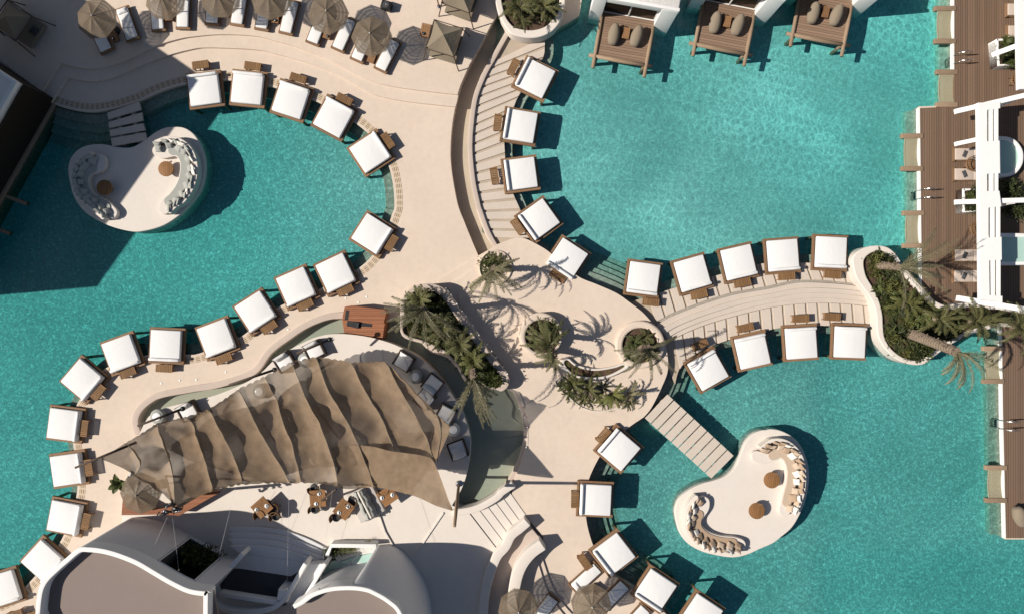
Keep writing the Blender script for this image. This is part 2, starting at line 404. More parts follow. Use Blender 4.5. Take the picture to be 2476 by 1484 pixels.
M['water_b'] = water('upper_pool_water', 2.3, (.44, .905, .90, 1), 1.0, .7, .9, 6.5, .58)
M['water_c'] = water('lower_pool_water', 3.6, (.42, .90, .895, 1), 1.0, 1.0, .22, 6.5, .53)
M['water_m'] = water('moat_water', 3.0, (.84, .855, .80, 1), 1.0, .25, .2, 6.0, .88)
# ------------------------------------------------------------------ setting: levels in metres
ZC, ZW, ZL, ZF, ZT = .34, -.20, -.46, -1.15, .60        # centre deck, water, underwater ledge, pool floor, tent terrace
pool1_in = spline(T(11, (365,740),(450,775),(600,806),(720,806),(860,778),(1010,730),(1150,665),(1330,612),(1600,580))
    + T(12, (100,625),(440,735),(720,890),(880,1040),(955,1190),(990,1330),(1000,1484)) + T(22, (985,80),(945,190),(850,370),(720,490),(490,610),(170,750))
    + T(21, (1780,935),(1690,985),(1440,1085),(1330,1095),(1050,1100),(750,1200),(560,1440)) + T(31, (510,150),(530,290),(555,600),(440,950),(200,1265),(0,1400)) + [(-120, 1500)], n=5)
pool1 = WL(pool1_in) + WL([(-320, 1500), (-320, 248 + 430), (-40, 500)])
b_line = WL([(-160, 705), (122, 248)])
pool1 = WL(pool1_in) + WL([(-330, 1500), (-330, 760), (-160, 705)])
slab_out = T(12, (1835,235),(1735,420),(1665,520),(1612,650),(1587,780),(1570,930),(1560,1070),(1570,1200),(1590,1380),(1620,1484)) + T(22, (1640,60),(1690,200),(1740,310))
slab_out = spline(slab_out, n=5)
slab_in = [(1318,88),(1316,134),(1276,196),(1250,238),(1228,296),(1219,345),(1222,400),(1240,468),(1268,530),(1300,583)]
centre_edge = [(1202,591),(1236,578),(1256,575),(1279,581),(1326,608),(1370,648),(1404,672),(1444,688),(1491,709),(1524,732),(1554,755),(1578,781),(1598,798),(1611,841),(1615,892),(1600,935),(1575,985),(1556,1008)]
edge3 = [(1556,1008),(1518,1034),(1478,1068),(1450,1103),(1424,1157),(1414,1205),(1417,1251),(1425,1290),(1440,1330),(1470,1380),(1531,1418),(1588,1460),(1650,1530)]
cause_top = spline(T(23, (1040,870),(1160,802),(1400,712),(1600,652),(1842,612)) + T(24, (200,567),(400,567),(640,592),(720,640)), n=5)
cause_bot = spline(T(23, (1145,1005),(1230,955),(1400,885),(1600,825),(1842,765)) + T(24, (200,735),(400,726),(600,735),(785,755)), n=5)
slabB_in = spline(T(23, (850,720),(1080,648),(1230,600),(1500,522),(1800,442)) + T(24, (240,436),(420,440),(620,450)), n=5)     # upper-pool ends of the causeway slabs
slabC_in = spline(T(23, (1180,1330),(1215,1200),(1300,1112),(1500,1012),(1842,922)) + T(24, (200,892),(400,888),(600,893),(800,905)), n=5)
pool2_hole = WL(slab_out[::-1] and slab_out) + WL(centre_edge[:12]) + WL(cause_top[2:]) + WL([(2110,700),(2226,705),(2226,600),(2222,258),(2303,255),(2303,-90),(1440,-90)])
# deck with its holes
pool3_hole = WL([(1578,781)][:0]) 
ce = spline(centre_edge, n=5)
pool3_hole = WL(centre_edge[12:]) + WL(edge3[1:]) + WL([(1700,1600),(2700,1600),(2700,1303),(2431,1303),(2420,1000),(2419,780),(2110,745)]) + WL(cause_bot[::-1])
# hole for both pools and the causeway between them in one sweep
hole23 = WL(slab_out) + WL(ce) + WL(spline(edge3, n=5)[1:]) + WL([(1700,1600),(2760,1600),(2760,1303),(2431,1303),(2421,1000),(2419,700),(2226,700),(2226,600),(2222,258),(2305,255),(2305,-90),(1420,-90),(1400,40),(1330,80)])
moat_out = T(31, (1020,180),(1000,90),(1030,20)) + T(21, (1100,1440),(1180,1405),(1400,1365),(1600,1330),(1842,1240)) + T(22, (120,1090),(250,990),(380,905),(520,850),(640,838),(800,850),(950,850),(1040,850))
moat_out += T(22, (1100,900),(1180,990),(1260,1080),(1380,1120),(1480,1230),(1560,1300)) + [(1215,926),(1238,946),(1256,985),(1265,1030),(1264,1065),(1253,1107),(1232,1150),(1208,1180),(1165,1210),(1118,1225),(1085,1228),(1060,1200)]
moat_out = spline(moat_out, n=5)
moat_hole = WL(moat_out) + WL([(900,1150),(500,1150),(345,1075)])
trough_l = spline(T(12, (1755,90),(1700,175),(1620,330),(1540,470),(1480,610),(1440,770),(1415,920),(1405,1080),(1410,1200),(1430,1340),(1460,1484)) + T(22, (1500,130),(1540,230),(1605,385)), n=5)
trough_r = spline(T(12, (1800,235),(1700,410),(1628,570),(1575,690),(1552,780),(1537,900),(1530,1000),(1535,1150),(1552,1300),(1585,1440)) + T(22, (1598,80),(1655,230),(1715,322)), n=5)
trough_hole = WL(trough_l) + WL(trough_r)[::-1]
outer = WL([(-900,-700),(3400,-700),(3400,2200),(-900,2200)])
struct(slab('pool_deck', [outer, pool1, hole23, moat_hole, trough_hole], -1.6, 0.0, M['deck']))
g = MB().box((0, 0, -2.3), (900, 900, .2)).build('ground', M['bed_floor']); struct(g)
# pool floors, water bodies
from mathutils import noise as mn
def sst(a, b, x): t = max(0, min(1, (x - a) / (b - a))); return t * t * (3 - 2 * t)
def floor_z(name, x, y):
    n_ = mn.noise(Vector((x * .11, y * .11, 3))) * .07
    if name == 'left_pool': z = -1.16 + .36 * sst(-19, -6, x) + .10 * sst(-4, -14, y)
    elif name == 'upper_pool': z = -1.0 - .16 * sst(12, 24, x)
    else: z = -1.0 - .16 * sst(18.5, 21, x) - .12 * sst(-14.5, -16.5, y)
    return max(-1.27, z + n_)
def pool(name, poly, wmat, zf=ZF, fm='poolfloor', zw=ZW):
    if zf == ZF:                                         # the floor rises and falls a little, like a real basin
        xs = [q[0] for q in poly]; ys = [q[1] for q in poly]; x0, x1, y0, y1 = min(xs), max(xs), min(ys), max(ys)
        def fl(u, v):
            x, y = x0 + (x1 - x0) * u, y0 + (y1 - y0) * v
            return (x, y, floor_z(name, x, y))
        struct(MB().grid(fl, int((x1 - x0) / .5), int((y1 - y0) / .5)).build(name + '_floor', M[fm], smooth=True))
    else: struct(MB().prism(poly, zf - .3, zf).build(name + '_floor', M[fm]))
    w = MB().prism(poly, zf - .15, zw).build(name + '_water', M[wmat]); struct(w); return w
pool('left_pool', WL([(-420,150),(700,150),(960,330),(1010,460),(960,660),(500,900),(330,905),(245,1000),(225,1250),(120,1420),(60,1620),(-420,1620)]), 'water_a')
pool('upper_pool', WL([(1200,-120),(2316,-120),(2316,270),(2240,290),(2240,735),(1560,735),(1500,725),(1400,690),(1250,600),(1165,560),(1150,300),(1200,90)]), 'water_b')
pool('lower_pool', WL([(1560,760),(2434,735),(2440,1296),(2780,1296),(2780,1620),(1600,1620),(1400,1400),(1400,1120),(1540,1000)]), 'water_c')
pool('moat', WL([(310,830),(620,830),(800,740),(1280,740),(1290,1260),(310,1260)]), 'water_m', -.55, 'moatfloor', -.14)
struct(MB().prism(WL([(1080,0),(1245,0),(1245,620),(1080,620)]), -.9, -.62).build('trough_floor', M['trough']))
# base that carries the paving slabs, and the causeway between the upper and lower pools
base_l = slab_out + [(1236,578)] + slab_in[::-1] + [(1300,70)]
struct(slab('slab_bed', [WL(base_l)], -1.2, -.12, M['bed_floor'], bev=.005))
base_c = slabB_in[:] + [(2075,640),(2085,700),(2125,790)] + slabC_in[::-1][:-1] + [(1617,892),(1600,835),(1578,790),(1540,760),(1500,722)]
struct(slab('causeway_bed', [WL(base_c)], -1.2, -.12, M['bed_floor'], bev=.005))
# underwater ledges and steps (strips that follow the pool edges)
def ledge(name, line, w0, w1, z, mat='poolstep', sm=5):
    p = WL(spline(line, n=sm)) if sm else WL(line)
    return struct(ribbon(name, p, w0, w1, ZF - .1, z, M[mat]))
ledge('pool_ledge', pool1_in[20:-8], -.62, .10, ZL, sm=0)
ledge('pool_ledge', slab_in, .5, -.10, ZL + .05)
ledge('pool_ledge', slabB_in, .55, -.10, ZL, sm=0)
ledge('pool_ledge', slabC_in[3:], -.5, .10, ZL, sm=0)
for k in range(5):
    ledge('pool_step', edge3[1:-1], .2 + .36 * k, .2 + .36 * (k + 1), -.32 - .155 * k)
ledge('pool_step', edge3[:], -.05, .2, -.24)
for k in range(5):
    ledge('pool_step', centre_edge[5:10], .28 + .34 * k, .28 + .34 * (k + 1), -.36 - .15 * k)
ledge('pool_step', centre_edge[3:11], -.05, .28, -.26)
for k in range(4):
    ledge('pool_step', centre_edge[14:], .05 + .38 * k, .05 + .38 * (k + 1), -.28 - .16 * k)
cs = T(11, (330,775),(400,850),(520,880),(640,860),(760,850))
for k in range(4):
    ledge('pool_step', pool1_in[2:24], -(.05 + .55 * k), -(.05 + .55 * (k + 1)), -.38 - .17 * k, sm=0)
# ledges of the timber decks
for line in ([(2303,-60),(2303,253)], [(2222,262),(2226,600)], [(2419,800),(2427,1300)]):
    p = WL(line); struct(ribbon('pool_ledge', p, -.40, .1, ZF - .15, -.70, M['poolstep']))
# gutter strip round the left pool
gut = pool1_in[1:-4]
p = WL(gut); struct(ribbon('overflow_gutter', p, .16, .52, -.02, .004, M['grate']))
# centre deck, one step higher
n1 = T(22, (1310,562),(1590,392)); n2 = T(22, (1380,600),(1605,455)); n3 = T(22, (1460,650),(1635,520)); n4 = T(22, (1545,705),(1665,612))
pl_right = T(22, (1545,705),(1480,790),(1600,960),(1750,1130),(1832,1255),(1790,1330)) + [(1243,950),(1268,986),(1277,1033),(1271,1080),(1256,1127),(1243,1160),(1236,1200),(1273,1248),(1313,1298),(1300,1340),(1270,1390),(1250,1450),(1240,1540),(1660,1540)]
centre = [n4[1]] + T(22, (1640,520),(1618,395)) + centre_edge[:] 
cpoly = WL(ce, ZC) + WL(spline(edge3, n=5)[1:], ZC) + WL(pl_right[::-1], ZC) + WL([n4[1], T(22, (1625,500))[0], T(22, (1612,390))[0], (1180,605)], ZC)
struct(slab('centre_deck', [cpoly], -.4, ZC, M['deck']))
for k, (a, b) in enumerate(((n1, n2), (n2, n3), (n3, n4))):
    z = ZC * (k + 1) / 4
    struct(slab('deck_step', [WL([a[0], a[1], T(22, (1640,400 + 40 * k))[0], n4[1], n4[0], T(22, (1480,800))[0]], z)], -.2, z, M['deck'], bev=.012))
# trough kerbs
k1 = ribbon('trough_kerb', [((a[0] + b[0]) / 2, (a[1] + b[1]) / 2) for a, b in zip(resample(WL(trough_r), 60), resample(WL(slab_out), 60))], -.15, .15, -.9, .10, M['pinkwall'], bev=.03)
tag(k1, 'low curved beige kerb wall between the empty trough and the radiating paving slabs', 'kerb')
# upper terraces top left: outer line and middle line
l1 = T(11, (300,668),(435,457)) + spline(T(11, (435,457),(540,485),(650,496),(780,480),(900,440),(1120,335),(1280,285),(1400,265),(1600,250),(1842,262)) + T(12, (150,300),(300,342),(500,422),(700,525),(880,600),(1100,642),(1455,684)), n=5)
l2 = T(11, (368,742),(488,563)) + spline(T(11, (488,563),(600,582),(700,586),(830,555),(1000,480),(1200,405),(1360,362),(1500,345),(1842,360)) + T(12, (150,392),(300,432),(450,480),(600,545),(800,660),(900,697),(1100,735),(1440,772)), n=5)
tr_up = T(12, (1475,620),(1540,470),(1620,330),(1700,175),(1755,90)) + [(1215,-120)]
struct(slab('middle_terrace', [WL(l2, .15) + WL(T(12, (1450,740)), .15) + WL(tr_up, .15) + WL([(-300,-120),(-300,-30),(100,235)], .15)], -.1, .15, M['deck']))
struct(slab('upper_terrace', [WL(l1, .30) + WL(tr_up, .30) + WL([(-300,-120),(-300,-70),(70,200)], .30)], 0.0, .30, M['deck']))
# tent terrace: raised white floor
t_in = T(31, (1010,170),(1050,90),(1090,45)) + T(21, (1200,1475),(1400,1425),(1600,1370),(1842,1255)) + T(22, (150,1120),(300,1030),(450,965),(600,945),(800,965),(950,1005),(1060,1050),(1200,1130),(1330,1260),(1440,1420)) + T(32, (1500,50),(1545,200),(1545,330),(1520,480),(1480,590),(1415,700))
terrace = WL(spline(t_in, n=5), ZT) + WL(T(32, (1530,745),(1735,1010),(1720,1060),(1690,1180),(1645,1400),(1640,1700)), ZT) + WL([(300,1700),(300,1290)] , ZT) + WL(T(31, (880,800),(880,640),(920,480),(990,300)), ZT)
fl = slab('tent_terrace', [terrace], -1.0, ZT, M['floor_white']); struct(fl)
# five treads from the terrace down to the centre deck
for k in range(5):
    f = lambda a, b: (a[0] + (b[0] - a[0]) * (k + 1) / 5, a[1] + (b[1] - a[1]) * (k + 1) / 5)
    p0, p1 = T(32, (1540,745))[0], T(32, (1740,1005))[0]; q0, q1 = T(33, (-15,600))[0], T(33, (112,780))[0]
    z = ZT - (ZT - ZC) * (k + 1) / 6
    struct(slab('terrace_step', [WL([p0, p1, f(p1, q1), f(p0, q0)], z)], .0, z, M['floor_white'], bev=.012))
# moat wall
mw = ribbon('moat_wall', WL(moat_out[:-4], .1), .02, .42, -.6, .16, M['pinkwall'], bev=.03)
mo = offset(WL(moat_out[:-4], .1), 0)
tag(mw, 'low curving beige wall that holds the shallow moat around the tent', 'wall')
# paving slabs
def slabs(A, B, n, fill, desc, group, skip=()):
    A = resample(WL(A, -.05), n * 20 + 1); B = resample(WL(B, -.05), n * 20 + 1)
    for i in range(n):
        if i in skip: continue
        a0, a1 = i * 20 + 1, i * 20 + 1 + int(20 * fill); mid = (a0 + a1) // 2
        o = slab('paving_slab', [[A[a0], A[mid], A[a1], B[a1], B[mid], B[a0]]], -.18, -.05 + random.uniform(-.006, .006), M['slabs'], bev=.012)
        tag(o, desc, 'paving slab', group)
slabs(offset(slab_out, 9)[8:-3], slab_in, 19, .79, 'pale stone slab in the row that follows the empty curved trough beside the upper pool', 'paving slabs along the trough')
slabs(T(23, (1040,862),(1160,796),(1400,706),(1600,646),(1842,606)) + T(24, (200,560),(400,560),(640,585),(660,600)), slabB_in[3:], 18, .80, 'pale stone slab on the causeway side that faces the upper pool', 'causeway slabs, upper side')
slabs(cause_bot[2:], slabC_in[5:], 18, .80, 'pale stone slab on the causeway side that faces the lower pool', 'causeway slabs, lower side')
# causeway steps and its pebble gutter
ct = resample(WL(cause_top), 50); cb = resample(WL(cause_bot), 50)
lp = lambda t: [(a[0] + (b[0] - a[0]) * t, a[1] + (b[1] - a[1]) * t) for a, b in zip(ct, cb)]
def band(name, t0, t1, z, m):
    o = slab(name, [lp(t0) + lp(t1)[::-1]], -.3, z, M[m], bev=.012); struct(o)
band('pebble_gutter', -.03, .09, -.10, 'pebble')
for t0, t1, z in ((.09, .33, .10), (.33, .55, .22), (.55, .78, .12), (.78, .98, .02)): band('causeway_step', t0, t1, z, 'slabs')
# timber decks on the right with pale copings
struct(slab('timber_deck', [WL([(2306,-120),(3300,-120),(3300,1300),(2431,1300),(2421,770),(2229,770),(2225,262),(2306,258)], .06)], -.1, .06, M['deckwood'], bev=.01))
for line in ([(2304,-90),(2304,175)], [(2221,262),(2226,700)], [(2419,790),(2422,1000),(2429,1300)]):
    p = WL(line, .075); o = ribbon('pool_coping', p, -.065, .065, -.12, .075, M['white']); struct(o)
# ------------------------------------------------------------------ daybeds with their side tables
def legs(root, pts, z0, z1, w, mat, name='leg'):
    me = MB().box((0, 0, (z0 + z1) / 2), (w, w, z1 - z0)).mesh(name)
    for x, y in pts: link(name, me, mat, root, (x, y, 0))
def make_daybed():
    r = empty('daybed')
    f = MB()
    f.box((0, 0, .12), (1.98, 2.06, .10))
    for s in (-1, 1):
        f.box((s * 1.04, 0, .15), (.13, 2.0, .17), bev=.012)
    f.box((0, -1.06, .15), (2.21, .15, .17), bev=.012); f.box((0, 1.06, .15), (2.21, .13, .19), bev=.012)
    f.build('platform', M['frame'], r)
    m = MB().box((0, -.02, .325), (1.88, 1.92, .26), bev=.06).build('mattress', M['mattress'], r, auto=60)
    pts = [(x, 0, 0) for x in (-.93, -.925, -.9, -.45, 0, .45, .9, .925, .93)]
    b = MB().tube(pts, [.05, .085, .098, .1, .1, .1, .098, .085, .05], 14).build('bolster', M['mattress'], r, smooth=True, loc=(0, .84, .53))
    legs(r, [(-.95, -.98), (.95, -.98)], -1.14, .1, .13, M['frame']); legs(r, [(-.95, .98), (.95, .98)], -.1, .1, .13, M['frame'])
    return r
def make_table():
    r = empty('side_table'); t = MB()
    for i in range(9): t.box((-.46 + i * .115, 0, .43), (.1, .48, .035))
    t.box((0, .2, .40), (1.0, .05, .03)); t.box((0, -.2, .40), (1.0, .05, .03))
    t.build('table_top', M['slat'], r)
    legs(r, [(-.45, -.19), (.45, -.19), (-.45, .19), (.45, .19)], 0, .39, .06, M['teak'])
    for s in (-1, 1): MB().box((s * .45, 0, .2), (.03, .33, .04)).build('stretcher', M['teak'], r)
    return r
BEDS = [  # centre, head direction (plan units), level, side-table centre, words that find it
 ((492,215),(-10,-78),0,(484,157),'first one right of the slatted footbridge, top edge of the left pool'),
 ((597,212),(8,-80),0,(610,160),'second one right of the slatted footbridge, top edge of the left pool'),
 ((702,241),(65,-200),0,(720,189),'third one right of the slatted footbridge, where the left pool starts to bend'),
 ((806,283),(105,-195),0,(832,240),'the one tilted at the upper right bend of the left pool'),
 ((895,368),(175,-115),0,(937,340),"the upper of two at the left pool's far right end"),
 ((900,566),(180,115),0,(946,588),"the lower of two at the left pool's far right end"),
 ((811,661),(95,200),0,(834,702),'the one next below the pair at the right end of the left pool'),
 ((715,694),(95,215),0,(737,737),'the one at the left pool straight above the red wooden bar'),
 ((617,754),(120,185),0,(650,791),'the one on the lower left pool edge just left of the bar'),
 ((522,818),(80,210),0,(540,867),'the one on the lower left pool edge, fourth left of the red bar'),
 ((399,836),(-10,210),0,(396,890),'the almost untilted one on the lower edge of the left pool'),
 ((291,855),(75,205),0,(308,901),'the one at the lower left pool edge just left of the untilted one'),
 ((198,918),(165,140),0,(237,948),'the diamond-turned one at the lower left corner of the left pool'),
 ((154,1026),(220,28),0,(202,1035),'the top one of three stacked along the left bank, left of the tent'),
 ((162,1135),(225,-32),0,(213,1130),'the middle one of the left bank, under the tip of the tent pole'),
 ((156,1251),(220,42),0,(207,1260),'the bottom one of three along the left bank, above the curved building'),
 ((102,1356),(165,150),0,None,'the one tucked behind the wall of the grey-roofed building'),
 ((4,1424),(60,190),0,(33,1486),'the one cut off by the bottom left corner of the photo'),
 ((1293,188),(-190,-95),0,(1241,162),'the top one of the upper pool left arc, under the round planter'),
 ((1257,304),(-84,-14),0,(1203,296),'the second from the top on the upper pool left arc'),
 ((1258,420),(-85,11),0,(1195,425),'the third from the top on the upper pool left arc'),
 ((1302,531),(-57,41),0,(1251,548),'the fourth from the top on the upper pool left arc, turned down left'),
 ((1371,626),(-125,190),0,(1348,668),'the one right of the small round palm bed, on the upper pool'),
 ((1556,674),(-30,225),0,(1573,730),'the palm-shaded one at the left end of the causeway, upper pool side'),
 ((1675,662),(60,210),0,(1690,712),'the second one from the left along the upper causeway edge'),
 ((1787,635),(50,215),0,(1795,684),'the third one from the left along the upper causeway edge'),
 ((1894,618),(18,235),0,(1902,668),'the fourth one from the left along the upper causeway edge'),
 ((2010,611),(-10,215),0,(2013,664),'the upper causeway one nearest the big white planter'),
 ((1712,894),(-105,-185),0,(1692,833),'the tilted palm-shaded one at the left end of the lower causeway edge'),
 ((1820,848),(-18,-80),0,(1802,792),'the frond-shadowed one, second along the lower causeway edge'),
 ((1938,828),(-15,-225),0,(1936,770),'the third one along the lower causeway edge'),
 ((2056,826),(9,-225),0,(2012,766),'the lower causeway one nearest the big white planter'),
 ((1496,1086),(-170,-145),ZC,(1458,1052),'the diamond-turned one left of the long footbridge, lower pool'),
 ((1439,1208),(-225,-10),ZC,(1390,1207),'the square-set one at the middle of the lower pool left bank'),
 ((1484,1340),(-185,142),ZC,(1413,1358),'the one above the lone lounger on the lower pool left bank'),
 ((1585,1427),(-130,195),ZC,None,'the one right of the bottom parasols, lower pool'),
 ((1697,1487),(-130,195),ZC,None,'the lowest one, cut off by the bottom photo edge, lower pool'),
]
TWORDS = ['first one right of the slatted footbridge', 'second one right of the slatted footbridge', 'third one right of the slatted footbridge', 'fourth one right of the slatted footbridge', 'upper one at the left pool right end', 'lower one at the left pool right end', 'one next below that right-end pair', 'one straight above the red wooden bar', 'one just left of the red bar', 'lower left pool edge, fourth from the bar', 'the almost untilted lower one', 'one left of the untilted lower one', 'the diamond-turned lower left one', 'top one of the left bank', 'middle one of the left bank, pole-crossed', 'bottom one of the left bank', '', 'one cut by the bottom left corner', 'top one of the upper pool arc', 'second of the upper pool arc', 'third of the upper pool arc', 'fourth of the upper pool arc', 'one beside the small round palm bed', 'palm-shaded one above the causeway start', 'second on the upper causeway edge', 'third on the upper causeway edge', 'fourth on the upper causeway edge', 'upper causeway one nearest the big planter', 'tilted one at the lower causeway start', 'second on the lower causeway edge', 'third on the lower causeway edge', 'lower causeway one nearest the big planter', 'diamond-turned one by the long footbridge', 'square-set one left of the lower pool', 'one above the lone bottom lounger', '', '']
bed0 = make_daybed(); tab0 = make_table()
HOLE = 0
for i, (c, d, z, tc, words) in enumerate(BEDS):
    rz = math.atan2(-d[1], d[0]) - math.pi / 2
    o = bed0 if i == 0 else copy_tree(bed0)
    x, y = W(c, z + .45); o.location = (x, y, z); o.rotation_euler = (0, 0, rz)
    tag(o, 'white daybed, ' + words, 'daybed', 'white daybeds around the pools')
    if tc:
        o = tab0 if i == 0 else copy_tree(tab0)
        x, y = W(tc, z + .44); o.location = (x, y, z); o.rotation_euler = (0, 0, rz + random.uniform(-.05, .05))
        w = TWORDS[i]
        tag(o, 'slatted teak side table behind the daybed: ' + w, 'side table', 'slatted side tables behind the daybeds')
x, y = W((83, 1486), .44); o = copy_tree(tab0); o.location = (x, y, 0); o.rotation_euler = (0, 0, .3)
tag(o, 'slatted teak side table just left of the grey roof at the bottom photo edge', 'side table', 'slatted side tables behind the daybeds')
# ------------------------------------------------------------------ sun loungers, parasols
def make_lounger():
    r = empty('sun_lounger'); f = MB()
    f.box((0, 0, .17), (.86, 2.06, .08), bev=.01); f.box((0, -1.03, .2), (.9, .13, .16), bev=.01); f.box((0, 1.03, .2), (.9, .1, .16), bev=.01)
    for s in (-1, 1): f.box((s * .42, 0, .2), (.05, 2.0, .1))
    f.build('frame', M['frame'], r)
    MB().box((0, -.02, .30), (.70, 1.9, .17), bev=.045).build('mattress', M['mattress'], r, auto=60)
    MB().pillow((0, .76, .42), .58, .34, .14).build('pillow', M['mattress'], r, smooth=True)
    legs(r, [(-.38, -.93), (.38, -.93), (-.38, .93), (.38, .93)], 0, .15, .09, M['frame'])
    return r
def make_drink_table():
    r = empty('drinks_table'); t = MB()
    for i in range(4): t.box((-.165 + i * .11, 0, .34), (.1, .62, .03))
    t.build('table_top', M['teak'], r)
    MB().box((0, 0, .17), (.36, .5, .30)).build('base', M['frame'], r)
    return r
def make_ashtray():
    r = empty('ashtray'); MB().lathe([(.09, 0), (.1, .05), (.085, .05), (.075, .02)]).build('bowl', M['black'], r, smooth=True)
    MB().lathe([(.05, .0), (.05, .06), (.01, .07)]).build('lid', M['steel'], r); return r
lg0 = make_lounger(); dt0 = make_drink_table(); as0 = make_ashtray()
LZ = .30
LG = [((238,86),(-38,-80),LZ,'white lounger half under the leftmost parasol, crossed by the building shadow'),
 ((305,56),(-78,-214),LZ,'white lounger lying in the lacy shade right of the leftmost parasol'),
 ((378,32),(-10,-130),LZ,'white lounger whose head is under the second parasol from the left'),
 ((441,27),(6,-180),LZ,'white lounger lying just right of the second parasol from the left'),
 ((513,17),(8,-110),LZ,'white lounger whose head is under the third parasol from the left'),
 ((577,19),(28,-170),LZ,'white lounger lying just right of the third parasol from the left'),
 ((637,30),(22,-120),LZ,'white lounger whose head is under the fourth parasol from the left'),
 ((698,40),(50,-210),LZ,'white lounger lying just right of the fourth parasol from the left'),
 ((768,66),(75,-190),LZ,'white lounger half hidden under the fifth parasol from the left'),
 ((831,82),(95,-210),LZ,'white lounger between the fifth parasol and the rightmost parasol'),
 ((877,108),(85,-190),LZ,'white lounger almost covered by the rightmost of the top parasols'),
 ((936,132),(98,-196),LZ,'white lounger at the right end of the top row, nearest the canvas cabana'),
 ((1416,1398),(-165,150),ZC,'white lounger on a dark frame just below a daybed at bottom centre'),
 ((1483,1441),(-120,120),ZC,'short-looking white lounger in shade between bottom parasol and daybed'),
 ((1315,1476),(90,-120),ZC,'white lounger in shade right of the bottom left parasol'),
 ((1535,1500),(-120,130),ZC,'white lounger at the bottom photo edge, left of the last daybed')]
for i, (c, d, z, lab) in enumerate(LG):
    o = lg0 if i == 0 else copy_tree(lg0)
    x, y = W(c, z + .38); o.location = (x, y, z); o.rotation_euler = (0, 0, math.atan2(-d[1], d[0]) - math.pi / 2); tag(o, lab, 'lounger', 'white sun loungers')
DT = [((273,88),-.35,LZ,'leftmost parasol'),((407,38),-.05,LZ,'second parasol from the left'),((538,28),.05,LZ,'third parasol from the left'),
      ((665,44),.15,LZ,'fourth parasol from the left'),((791,82),.3,LZ,'fifth parasol from the left'),((898,140),.35,LZ,'rightmost top parasol'),
      ((1440,1424),-.85,ZC,'lone lounger at bottom centre')]
for i, (c, rz, z, w) in enumerate(DT):
    o = dt0 if i == 0 else copy_tree(dt0)
    x, y = W(c, z + .35); o.location = (x, y, z); o.rotation_euler = (0, 0, -rz if False else -rz * 1.0); tag(o, 'small low teak table beside the loungers at the ' + w, 'side table', 'low teak tables between the loungers')
    if i < 5:
        a = as0 if i == 0 else copy_tree(as0); a.location = (x + .02, y - .17, z + .356); tag(a, 'round black ashtray on the low table at the ' + w, 'ashtray', 'ashtrays')
def make_parasol():
    r = empty('parasol'); c = MB(); n = 8; Rr = 1.22
    def pt(u, v):
        a = 2 * math.pi * u; k = (u * n) % 1; sag = math.sin(math.pi * k)
        rr = Rr * v * (1 - .075 * sag)
        return (rr * math.cos(a), rr * math.sin(a), 2.42 - .52 * v ** 1.15 - .05 * sag * v * (1 - v) * 3)
    c.grid(pt, 64, 12)
    for k in range(150):                                  # frayed fringe
        u = k / 150; p = Vector(pt(u, 1)); q = Vector(pt(u + .55 / 150, 1)); d = Vector((p.x, p.y, 0)).normalized()
        l = random.uniform(.03, .11); e = p + d * l * .5 - Vector((0, 0, l))
        c.add([p, q, e], [(0, 1, 2)])
    c.build('canopy', M['parasol'], r, auto=30)
    rb = MB()
    for k in range(n):
        a = 2 * math.pi * k / n; rb.tube([(0, 0, 2.40), (Rr * .5 * math.cos(a), Rr * .5 * math.sin(a), 2.165), (Rr * math.cos(a), Rr * math.sin(a), 1.885)], .014, 5)
    rb.build('rib', M['pole'], r)
    MB().tube([(0, 0, .05), (0, 0, 2.44)], .03, 10).build('pole', M['pole'], r, smooth=True)
    MB().lathe([(.3, 0), (.3, .05), (.06, .07), (.05, .2)]).build('base', M['black'], r, auto=40)
    MB().lathe([(.035, 2.40), (.04, 2.44), (.02, 2.49), (.005, 2.5)]).build('finial', M['plate'], r, smooth=True)
    return r
PS = [((220,35),LZ,'brown net parasol, leftmost of the top row, wholly in view'),((389,-6),LZ,'brown net parasol second from left, cut by the top photo edge'),
 ((524,-14),LZ,'brown net parasol third from left, cut by the top photo edge'),((648,-8),LZ,'brown net parasol fourth from left, cut by the top photo edge'),
 ((787,25),LZ,'brown net parasol fifth from left, its tip just below the photo edge'),((895,80),LZ,'brown net parasol at the right end of the top row'),
 ((1430,1466),ZC,'brown net parasol at the bottom edge left of a daybed'),((1252,1480),ZC,'brown net parasol at the bottom edge beside the curved white wall'),
 ((327,1198),ZT,'brown net parasol half under the lower left of the tent')]
ps0 = make_parasol()
for i, (c, z, lab) in enumerate(PS):
    o = ps0 if i == 0 else copy_tree(ps0); zz = z + (.2 if i == 8 else 0)
    x, y = W(c, zz + 2.48); o.location = (x, y, zz); o.rotation_euler = (R(random.uniform(-2, 2)), R(random.uniform(-2, 2)), random.uniform(0, 3)); tag(o, lab, 'parasol', 'brown net parasols')
